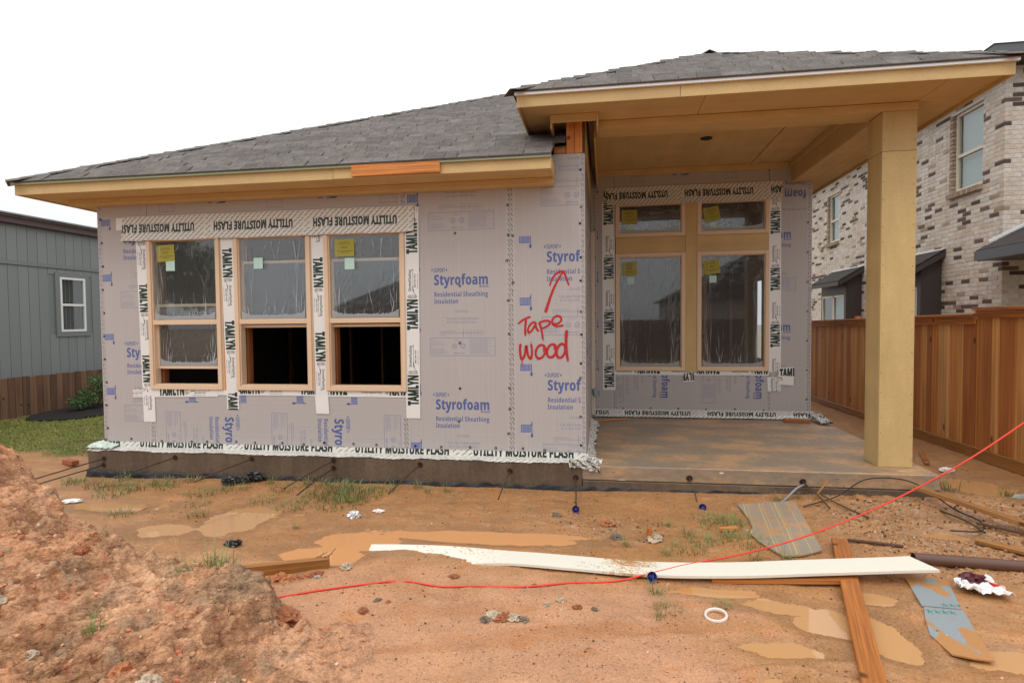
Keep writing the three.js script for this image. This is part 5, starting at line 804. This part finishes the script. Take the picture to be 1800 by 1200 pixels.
for (const [x, z, a, l] of [[3.75, -1.2, 0.5, 0.5], [4.0, -1.7, 0.9, 0.6], [4.35, -1.9, 1.2, 0.7], [3.8, -2.4, 0.3, 0.4], [4.1, -2.9, 1.0, 0.5]]) plank('wood_offcut', [x - Math.cos(a) * l / 2, ground(x, z) + 0.02, z + Math.sin(a) * l / 2], [x + Math.cos(a) * l / 2, ground(x, z) + 0.015, z - Math.sin(a) * l / 2], 0.06, 0.03, rand() < 0.5 ? M.lumberWet : M.kick, 'weathered wood offcut in the strip between porch and cedar fence', 'wood scrap', 'wood offcuts beside the porch');
// splinters on the end of the half-buried plank
for (let i = 0; i < 4; i++) plank('wood_splinter', [-2.0 + i * 0.03, -0.25, 2.33 - i * 0.01], [-1.93 + i * 0.04 - 0.05 * (i % 2), -0.225 + 0.012 * i, 2.27 + 0.04 * (i % 3)], 0.006, 0.004, M.scrapDark, 'thin dark splinter on the end of the half-buried plank', 'wood scrap', 'splinters on the buried plank');
// sheet scraps
{
  const st = canvasTex(512, 1024, (x, W, H) => { x.fillStyle = 'rgb(150,138,122)'; x.fillRect(0, 0, W, H); x.fillStyle = 'rgba(206,182,104,0.8)'; for (const [c, w] of [[90, 7], [120, 3], [210, 8], [236, 4], [300, 4], [330, 10], [352, 3], [430, 5]]) for (let y = 0; y < H; y += 26) x.fillRect(c + 2 * Math.sin(y * 0.01), y, w, 24); const r = rng(17); { const d = x.getImageData(0, 0, W, H), p = d.data; for (let j = 0; j < H; j++) for (let i = 0; i < W; i++) { const o = (j * W + i) * 4, m = 0.75 * sstep(-0.05, 0.4, fbm(i / 150, j / 150 + 3, 5, 0.6) + 0.45 * (j / H - 0.55)); p[o] = lerp(p[o], 186, m); p[o + 1] = lerp(p[o + 1], 140, m); p[o + 2] = lerp(p[o + 2], 96, m); } x.putImageData(d, 0, 0); } for (let i = 0; i < 2600; i++) { const e = Math.pow(r(), 0.6); x.fillStyle = `rgba(${176 + 30 * r()},${126 + 26 * r()},${82 + 20 * r()},${0.12 + 0.4 * r()})`; x.beginPath(); x.ellipse(r() * W, r() < 0.5 ? e * H : H * (0.72 + 0.28 * r()), 1 + 7 * r() * r(), 1 + 4 * r() * r(), 0, 0, 7); x.fill(); } }, 0.62, 1.3);
  const pts = [[1.49, 0.5], [1.75, 0.44], [2.05, 0.39], [2.0, 0.9], [1.92, 1.52], [1.75, 1.64], [1.58, 1.7], [1.5, 1.5], [1.47, 1.4], [1.44, 1.2], [1.5, 1.05], [1.52, 0.8]];
  const g = prism(pts, -0.002, 0.011); { const t = g.attributes.uv, p = g.attributes.position; for (let i = 0; i < p.count; i++) { t.setXY(i, p.getX(i) - 1.45 + (p.getZ(i) - 0.4) * 0.13, -p.getZ(i)); p.setY(i, p.getY(i) + ground(p.getX(i), p.getZ(i), false) + 0.012); } g.computeVertexNormals(); }
  one('sheathing_scrap', g, S({ map: st, roughness: 0.45 }), 'torn grey sheathing scrap with yellow stripes lying before the porch', 'sheet scrap');
  const bl = (seed, gx, gy) => canvasTex(512, 512, (x, W, H) => { x.fillStyle = 'rgb(140,150,154)'; x.fillRect(0, 0, W, H); const d = x.getImageData(0, 0, W, H), p = d.data; for (let j = 0; j < H; j++) for (let i = 0; i < W; i++) { const o = (j * W + i) * 4, m = sstep(-0.04, 0.12, 0.6 * fbm(i / 330 + seed, j / 330, 3, 0.35) + gx * (i / W - 0.5) + gy * (j / H - 0.5)), q = 1 + 0.1 * fbm(i / 12, j / 12, 3); p[o] = lerp(p[o], 178, m) * q; p[o + 1] = lerp(p[o + 1], 128, m) * q; p[o + 2] = lerp(p[o + 2], 78, m) * q; } x.putImageData(d, 0, 0); x.fillStyle = 'rgba(40,120,100,0.9)'; for (let i = 0; i < 4; i++) { x.save(); x.translate(200 + i * 62, seed > 5 ? 52 : 470); for (let k = 0; k < 5; k++) { x.rotate(1.25); x.beginPath(); x.ellipse(16, 0, 15, 5, 0, 0, 7); x.fill(); } x.restore(); } });
  const sheetScrap = (pts, seed, lift, label, gx, gy) => { const g = prism(pts, 0, 0.009), p = g.attributes.position, t = g.attributes.uv, bb0 = new THREE.Box3().setFromBufferAttribute(p), s = bb0.getSize(new THREE.Vector3()); for (let i = 0; i < p.count; i++) { t.setXY(i, (p.getX(i) - bb0.min.x) / s.x, 1 - (p.getZ(i) - bb0.min.z) / s.z); p.setY(i, p.getY(i) - 0.338 + lift(p.getX(i), p.getZ(i))); } g.computeVertexNormals(); one('board_scrap', g, S({ map: bl(seed, gx, gy), roughness: 0.3 }), label, 'board scrap'); };
  sheetScrap([[2.33, 1.94], [2.47, 1.93], [2.6, 1.95], [2.455, 2.39], [2.34, 2.385], [2.23, 2.375]], 2, (x, z) => 0.014, 'muddy blue-grey board scrap behind the larger one in the shallow water', 0.2, -0.5);
  sheetScrap([[2.228, 2.4], [2.34, 2.41], [2.45, 2.415], [2.37, 2.7], [2.29, 2.99], [2.2, 2.98], [2.1, 2.95], [2.09, 2.75], [2.15, 2.58]], 7, (x, z) => 0.018 - 0.01 * (z - 2.4), 'larger blue-grey board scrap with green print under a crescent of mud', 0.0, 1.1);
  one('sheathing_chip', prism([[1.99, 2.86], [2.06, 2.88], [2.06, 2.98]], 0, 0.008), S({ color: 0x9aa4a6, roughness: 0.4 }), 'small triangular grey chip beside the muddy board scraps', 'sheet scrap', null, [0, ground(2.03, 2.9) + 0.006, 0], [0.05, 0, 0.04]);
}
{ const w = thing('crumpled_wrapper', 'crumpled white and maroon wrapper on the mud below the brown pipe', 'litter', null, [2.72, ground(2.72, 2.1) + 0.02, 2.1]);
  put('paper', slab(16, 12, (u, v) => [(u - 0.5) * 0.26 + 0.03 * fbm(v * 5, u * 3, 2), 0.03 + 0.05 * fbm(u * 4, v * 4, 3) , (v - 0.5) * 0.2 * (0.5 + u)], 0.0015), M.paper, w); put('foil_part', crumple(0.07, 0.035, 0.06, 4, 2), M.maroon, w, [0.0, 0.035, -0.07]); put('red_edge', crumple(0.05, 0.012, 0.02, 9, 2), M.redPlastic, w, [0.1, 0.03, 0.0], [0, -0.9, 0]); }
one('brown_pipe', merge([tube([[2.5, -0.268, 1.7], [2.9, -0.278, 1.7], [3.3, -0.28, 1.73], [3.9, -0.285, 1.78]], 0.042, 30, 16)]), S({ color: 0x5d4032, roughness: 0.45 }), 'brown plastic pipe running out from under the white board end', 'pipe');
one('white_ring', new THREE.TorusGeometry(0.064, 0.008, 8, 36).scale(1, 1, 1.6).rotateX(Math.PI / 2), S({ color: 0xe4d6cc, roughness: 0.5 }), 'white plastic ring lying flat on the wet sand', 'ring', null, [0.89, ground(0.89, 2.69) + 0.01, 2.69], [0.12, 0, 0.1]);
// litter
{ const b = thing('black_plastic', 'crumpled black plastic sheet scrap at the foot of the foundation', 'litter', null, [-3.98, -0.27, 0.32]); put('lump', crumple(0.07, 0.04, 0.05, 3), M.blackBag, b, [-0.1, 0.01, 0.06]); put('lump', crumple(0.08, 0.045, 0.045, 8), M.blackBag, b, [0.15, 0.04, -0.06]); put('fold', slab(14, 6, (u, v) => [lerp(-0.1, 0.15, u), 0.02 + 0.03 * fbm(u * 4, v * 3, 2), (v - 0.5) * 0.12], 0.002), M.blackBag, b); }
one('black_glove', merge([crumple(0.05, 0.025, 0.03, 2), crumple(0.03, 0.02, 0.02, 6).translate(0.06, 0.012, -0.01)]), M.blackBag, 'twisted black rag alone on the wet sand near the buried plank', 'litter', null, [-2.93, ground(-2.93, 2.01) + 0.02, 2.01]);
one('foil_ball', crumple(0.05, 0.035, 0.035, 12), M.foil, 'crumpled silver foil beside the grass patch', 'litter', null, [-2.19, ground(-2.19, 1.2) + 0.025, 1.2]);
one('paper_scrap', crumple(0.09, 0.012, 0.05, 15), M.paper, 'flattened white paper scrap near the soil heap top', 'litter', null, [-5.45, ground(-5.45, 1.06) + 0.012, 1.06]);
one('paper_scrap', crumple(0.045, 0.012, 0.03, 18), M.paper, 'tiny white paper scrap next to the silver foil', 'litter', null, [-2.02, ground(-2.02, 1.0) + 0.01, 1.0]);
for (const [x, z, s] of [[3.72, -2.35, 1.2], [3.95, -2.05, 1], [3.55, -2.75, 1.3], [4.3, -1.3, 0.5]]) one('plastic_wrap', crumple(0.11 * s, 0.045 * s, 0.09 * s, 20 + x * 7, 3, 0.6), M.paper, 'crumpled white plastic wrap on the soil strip beside the porch', 'litter', 'plastic wrap beside the porch', [x, ground(x, z) + 0.03, z]);
one('red_scrap', crumple(0.07, 0.02, 0.04, 31), M.redPlastic, 'small red plastic scrap beside the porch near the white wrap', 'litter', null, [4.15, ground(4.15, -2.9) + 0.02, -2.9]);
one('plastic_bottle', new THREE.LatheGeometry([[0, 0], [0.03, 0], [0.032, 0.01], [0.032, 0.13], [0.028, 0.15], [0.012, 0.18], [0.012, 0.2], [0, 0.2]].map((p) => new THREE.Vector2(...p)), 20).rotateZ(1.5), new THREE.MeshPhysicalMaterial({ color: 0xdfe8e8, transmission: 0.7, thickness: 0, roughness: 0.2 }), 'empty clear plastic bottle lying near the cedar fence', 'bottle', null, [4.36, ground(4.3, -0.05) + 0.035, -0.05], [0, 0.5, 0]);
// blue tendon caps
{
  const prof = [[0.012, 0], [0.016, 0.004], [0.018, 0.03], [0.034, 0.05], [0.036, 0.056], [0.033, 0.058], [0.028, 0.05]].map((p) => new THREE.Vector2(...p));
  const cap = (x, y, z, rx, rz, label) => { const c = thing('blue_cap', label, 'plastic cap', null, [x, y, z]); c.rotation.set(rx, 0, rz); put('cone', new THREE.LatheGeometry(prof, 22), M.blue, c); for (let i = 0; i < 3; i++) put('rib', cbox(0.06, 0.012, 0.004, 0.001), M.blue, c, [0, 0.046, 0], [0, (i * Math.PI) / 3, 0]); put('hub', new THREE.CylinderGeometry(0.01, 0.01, 0.02, 10), M.blue, c, [0, 0.045, 0]); };
  cap(-0.08, -0.3, 0.75, 1.35, 0, 'blue plastic tendon cap on the cable end below the house corner'); cap(1.16, -0.305, 0.55, 1.2, 0.3, 'blue plastic tendon cap near the grass before the porch slab'); cap(0.52, ground(0.52, 2.24) + 0.03, 2.2, 1.25, -0.2, 'blue plastic tendon cap touching the white trim board and red cord');
}
// red cord: on the sand, over the board, then up in the air to the right
M.cord = S({ color: 0xe0402e, roughness: 0.42 });
{
  const gp = [[-2.25, 2.98], [-2.10, 2.88], [-1.79, 2.69], [-1.5, 2.56], [-1.32, 2.5], [-1.25, 2.505], [-1.19, 2.51], [-0.95, 2.515], [-0.73, 2.49], [-0.4, 2.44], [-0.06, 2.37], [0.25, 2.28]].map(([x, z], i) => [x, ground(x, z) + (i === 5 ? -0.012 : 0.007), z]);
  one('extension_cord', tube([...gp, [0.5, -0.292, 2.19], [0.82, -0.28, 2.0], [1.25, -0.25, 1.82], [1.72, -0.17, 1.64], [2.2, -0.02, 1.5], [2.56, 0.17, 1.48], [2.96, 0.44, 1.5], [3.36, 0.75, 1.5], [3.9, 1.2, 1.5], [4.9, 1.78, 1.4]], 0.0068, 260, 8), M.cord, 'bright red extension cord snaking over sand and rising toward the fence', 'cord');
}
one('black_wire', tube([[2.1, -0.27, 0.5], [2.45, -0.2, 0.36], [2.75, -0.06, 0.24], [3.05, -0.045, 0.21], [3.25, -0.1, 0.26], [3.42, -0.24, 0.5], [3.5, -0.27, 0.75], [3.4, -0.3, 0.92], [3.15, -0.295, 0.95]], 0.006, 70, 6), M.black, 'thin black wire looping along the front of the porch slab', 'wire');
one('grey_conduit', tube([[2.2, -0.14, 0.19], [2.1, -0.16, 0.28], [1.98, -0.24, 0.36], [1.88, -0.29, 0.42]], 0.011, 20, 8), S({ color: 0x8d9194, roughness: 0.5 }), 'short bent grey conduit hanging from the porch slab hole', 'conduit');
one('steel_rod', tube([[2.22, -0.15, 0.19], [2.42, -0.24, 0.45], [2.6, -0.29, 0.7]], 0.008, 14, 6), M.cable, 'rusty steel rod slanting down from the porch slab hole', 'rod');
one('steel_rod', tube([[3.3, -0.27, 0.4], [3.4, -0.28, 0.7], [3.42, -0.3, 0.95]], 0.009, 14, 6), M.cable, 'rusty steel rod lying beside the black wire loop', 'rod');
for (const [y, x1] of [[0.03, -7.1], [-0.06, -7.0]]) one('steel_rod', tube([[-6.16, y - 0.03, -0.6], [x1, y - 0.1, -0.6]], 0.006, 8, 6), M.cable, 'thin steel rod sticking out of the left side of the foundation', 'rod', 'rods on the left foundation side');
one('white_string', tube([[-3.9, ground(-3.9, 1.1) + 0.004, 1.1], [-3.5, ground(-3.5, 1.2) + 0.004, 1.2], [-3.1, ground(-3.1, 1.25) + 0.004, 1.25], [-2.7, ground(-2.7, 1.2) + 0.004, 1.2]], 0.003, 40, 5), S({ color: 0xc9a878, roughness: 0.8 }), 'thin pale string lying on the mud by the puddle', 'string');
// soil clods
for (const [x, z, s, kind, seed] of [[-2.33, 2.66, 0.06, 'orange', 1], [-2.2, 2.52, 0.07, 'orange', 2], [-2.08, 2.5, 0.04, 'orange', 3], [-2.0, 2.47, 0.035, 'orange', 14], [-1.93, 2.45, 0.04, 'red', 4], [-1.76, 2.3, 0.045, 'white', 5], [-1.9, 2.5, 0.025, 'white', 19], [-0.5, 2.88, 0.045, 'white', 6], [-0.44, 2.9, 0.045, 'red', 7], [-0.37, 2.89, 0.04, 'white', 8], [-0.31, 2.9, 0.03, 'grey', 9], [-1.32, 2.77, 0.022, 'grey', 10], [-1.24, 2.79, 0.018, 'orange', 11], [-1.36, 2.92, 0.03, 'red', 12], [-0.55, 2.93, 0.03, 'grey', 21], [0.02, 2.7, 0.025, 'red', 13], [0.13, 2.72, 0.02, 'grey', 15], [-0.1, 2.6, 0.025, 'white', 16], [-0.18, 2.66, 0.022, 'white', 17], [-1.7, 3.28, 0.085, 'red', 18], [-0.9, 2.35, 0.03, 'red', 22], [-0.3, 2.4, 0.02, 'red', 23], [0.3, 1.4, 0.05, 'grey', 24], [0.22, 1.2, 0.05, 'orange', 25], [0.62, 1.42, 0.06, 'white', 26], [-0.25, 0.95, 0.045, 'grey', 27]])
  one('soil_clod', crumple(s, s * 0.5, s * 0.8, seed * 3.3, 3, 0.5), clodM[kind], { orange: 'crumbly orange clay clod by the half-buried plank', white: 'pale whitish clay clod on the sand', red: 'dark red clay clod on the sand', grey: 'grey-brown clay clod on the sand' }[kind], 'clod', kind + ' clods on the sand', [x, heapY(x, z) + s * 0.12, z], [0, seed, 0]);
for (const [x, z, s, kind, seed] of [[-3.02, 3.95, 0.1, 'white', 41], [-2.95, 4.1, 0.08, 'grey', 42], [-2.6, 4.05, 0.03, 'white', 43], [-1.87, 4.15, 0.045, 'white', 44], [-2.85, 3.5, 0.035, 'red', 45], [-2.05, 4.1, 0.05, 'orange', 46]]) one('soil_clod', crumple(s, s * 0.7, s * 0.85, seed * 3.3, 3, 0.4), clodM[kind], { orange: 'orange clay lump embedded in the soil heap', white: 'pale stony lump embedded in the soil heap', red: 'dark red lump embedded in the soil heap', grey: 'grey-brown lump embedded in the soil heap' }[kind], 'clod', kind + ' lumps in the heap', [x, heapY(x, z) + s * 0.1, z], [0, seed, 0]);
// gravel and wood crumbs too many to count
{
  const r = rng(707), n = 5200, im = new THREE.InstancedMesh(crumple(1, 0.7, 0.9, 3, 1, 0.3), S({ color: 0xffffff, roughness: 0.9 }), n), o = new THREE.Object3D(), c = new THREE.Color(); let k = 0, guard = 0;
  while (k < n && guard++ < n * 30) { const x = -4.5 + 9.2 * r(), z = 0.25 + 3.6 * r(), ro = roughAt(x, z); if (r() > 0.16 + 0.9 * ro + 0.3 * sstep(0.2, 0.6, fbm(x * 2.2, z * 2.6, 3)) || dipAt(x, z) > 0.012 || heap(x, z) > 0.01) continue; const s = (0.0022 + 0.0055 * r() ** 4) * (1 + 0.7 * ro); o.position.set(x, ground(x, z) + s * 0.3, z); o.rotation.set(r() * 3, r() * 6, 0); o.scale.setScalar(s); o.updateMatrix(); im.setMatrixAt(k, o.matrix); const q = r(); if (q < 0.5) c.setRGB(0.12, 0.065, 0.035); else if (q < 0.62) c.setRGB(0.42, 0.13, 0.06); else if (q < 0.92) c.setRGB(0.42, 0.26, 0.14); else c.setRGB(0.6, 0.48, 0.36); im.setColorAt(k, c); k++; }
  im.count = k; im.name = 'gravel'; im.userData = { kind: 'stuff', label: 'scattered grit and crumbs on the wet sand', category: 'gravel' }; scene.add(im);
  const n2 = 900, ch = new THREE.InstancedMesh(cbox(1, 0.12, 0.3, 0.02), S({ color: 0xffffff, roughness: 0.85 }), n2); let q = 0; guard = 0;
  while (q < n2 && guard++ < n2 * 40) { const x = 0 + 4.6 * r(), z = -2.8 + 5 * r(); if (r() > roughAt(x, z) + (x > 3.6 && z < 0.3 ? 0.3 : 0.01) || (x < 3.55 && z < 0.22)) continue; const s = 0.008 + 0.035 * r() ** 2; o.position.set(x, ground(x, z) + 0.003, z); o.rotation.set((r() - 0.5) * 0.5, r() * 6, (r() - 0.5) * 0.5); o.scale.set(s, s, s); o.updateMatrix(); ch.setMatrixAt(q, o.matrix); const t = r(); c.setRGB(lerp(0.14, 0.5, t), lerp(0.075, 0.34, t), lerp(0.035, 0.2, t)); ch.setColorAt(q, c); q++; }
  ch.count = q; ch.name = 'wood_chips'; ch.userData = { kind: 'stuff', label: 'wood chips and crumbs trodden into the mud before the fence', category: 'wood chips' }; scene.add(ch);
}
// crumbs of soil on the heap
{
  const r = rng(808), n = 3600, im = new THREE.InstancedMesh(crumple(1, 0.75, 0.9, 5, 1, 0.35), S({ color: 0xffffff, roughness: 0.95 }), n), o = new THREE.Object3D(), c = new THREE.Color(); let k = 0, guard = 0;
  while (k < n && guard++ < n * 10) { const x = -4.6 + 3.5 * r(), z = 2.5 + 2.3 * r(), h = heap(x, z); if (h < 0.015 || r() > 0.35 + 0.65 * sstep(-0.2, 0.4, fbm(x * 3, z * 3, 3))) continue; const s = 0.0022 + 0.012 * r() ** 6; o.position.set(x, heapY(x, z) + s * 0.2, z); o.rotation.set(r() * 3, r() * 6, 0); o.scale.setScalar(s); o.updateMatrix(); im.setMatrixAt(k, o.matrix); const q = r(), t = 0.8 + 0.4 * r(); if (q < 0.72) c.setRGB(0.52 * t, 0.27 * t, 0.145 * t); else if (q < 0.8) c.setRGB(0.4 * t, 0.2 * t, 0.1 * t); else if (q < 0.92) c.setRGB(0.5 * t, 0.17 * t, 0.08 * t); else c.setRGB(0.62 * t, 0.46 * t, 0.32 * t); im.setColorAt(k, c); k++; }
  im.count = k; im.name = 'soil_crumbs'; im.userData = { kind: 'stuff', label: 'loose soil crumbs scattered over the heap', category: 'soil' }; scene.add(im);
}
// grass tufts and weeds
{
  const tg = [[34, 0.15, 0.07, 0.7], [70, 0.11, 0.13, 0.9], [26, 0.24, 0.05, 0.8], [110, 0.085, 0.2, 0.8], [16, 0.3, 0.03, 1.1]].map(([n, h, s, l], i) => bladeGeo(n, h, s, 60 + i, l, 0.004));
  const tuft = (x, z, k, sc, label, group, onHeap) => { const t = one('grass_tuft', tg[k], M.grass[Math.floor(rand() * 3)], label, 'grass tuft', group, [x, (onHeap ? heapY(x, z) : ground(x, z)) - 0.004, z], [0, rand() * 6.3, 0]); t.scale.setScalar(sc); };
  const A = 'thin green grass tuft on the wet ground along the foundation', B = 'green grass tuft on the sand between porch and white board', C2 = 'green grass tuft growing on the soil heap';
  for (const [x, z, k, s] of [[-6.03, 0.47, 1, 1], [-5.6, 0.5, 3, 1.1], [-4.59, 0.3, 1, 0.9], [-4.9, 0.35, 3, 1], [-4.55, 1.41, 1, 0.9], [-5.2, 0.8, 3, 1], [-3.0, 0.34, 1, 1], [-2.74, 0.3, 3, 1.1], [-2.46, 0.49, 1, 1.3], [-2.6, 0.62, 3, 1.2], [-2.53, 0.89, 3, 1], [-2.9, 0.75, 3, 0.9], [-3.78, 1.31, 1, 0.8], [-2.59, 1.56, 0, 0.5], [-1.84, 0.3, 0, 0.8], [-1.7, 0.4, 0, 0.6], [-3.3, 0.45, 3, 1], [-3.6, 0.3, 0, 0.8], [-2.2, 0.35, 3, 0.9], [-5.5, 0.3, 0, 1], [-2.35, 0.75, 1, 0.8], [-4.2, 0.7, 3, 0.9], [-3.4, 0.8, 3, 0.8], [-2.65, 0.42, 1, 1.2], [-2.5, 0.68, 1, 1.1], [-2.8, 0.5, 3, 1.2], [-5.4, 0.62, 1, 1.1], [-5.1, 0.55, 3, 1.1], [-4.75, 0.55, 1, 0.9], [-3.15, 0.3, 0, 0.9], [-3.9, 0.5, 3, 0.9], [-2.3, 0.55, 3, 1], [-2.95, 0.95, 3, 0.9], [-4.0, 1.0, 3, 0.7], [-1.5, 0.35, 0, 0.7]]) tuft(x, z, k, s, A, 'grass tufts along the foundation');
  for (const [x, z, k, s] of [[1.25, 0.99, 3, 1], [1.35, 0.9, 1, 1], [1.15, 0.85, 3, 0.9], [1.03, 1.43, 1, 0.9], [1.36, 1.39, 3, 1], [1.25, 1.3, 1, 0.8], [0.87, 1.57, 3, 0.8], [0.68, 1.72, 0, 0.7], [0.37, 1.58, 0, 0.6], [0.54, 2.4, 0, 0.7], [0.6, 2.62, 1, 0.7], [0.54, 2.72, 0, 0.5], [0.96, 2.53, 1, 0.5], [1.35, 1.79, 0, 0.8], [1.6, 1.75, 0, 0.7], [0.9, 1.3, 0, 0.9], [1.9, 0.36, 0, 0.8], [2.1, 0.3, 0, 0.6], [3.86, -0.4, 0, 1.2], [4.38, -0.36, 0, 0.9], [0.75, 1.1, 0, 0.6]]) tuft(x, z, k, s, B, 'grass tufts before the porch');
  for (const [x, z, k, s] of [[-2.28, 3.15, 2, 0.9], [-2.2, 3.12, 4, 0.7], [-2.32, 3.25, 1, 1], [-2.15, 3.2, 0, 1], [-2.75, 3.0, 4, 0.9], [-2.85, 2.95, 2, 0.8], [-2.7, 2.9, 4, 0.7], [-3.1, 3.95, 2, 0.8], [-2.9, 4.15, 2, 0.9], [-2.55, 3.75, 4, 0.6], [-3.35, 3.0, 2, 0.6], [-2.4, 3.9, 0, 0.7]]) tuft(x, z, k, s, C2, 'grass tufts on the soil heap', true);
  for (const [x, z] of [[-2.78, 2.98], [-2.7, 2.92], [-2.62, 2.95], [-3.05, 3.85], [-2.86, 3.3]]) { const t = one('dry_grass', tg[4], M.straw, 'dry straw-coloured grass strands hanging on the soil heap', 'dry grass', 'dry grass on the soil heap', [x, heapY(x, z) - 0.01, z], [0.3, rand() * 6, 0.4]); t.scale.setScalar(0.8); }
}
renderer.render(scene, camera);
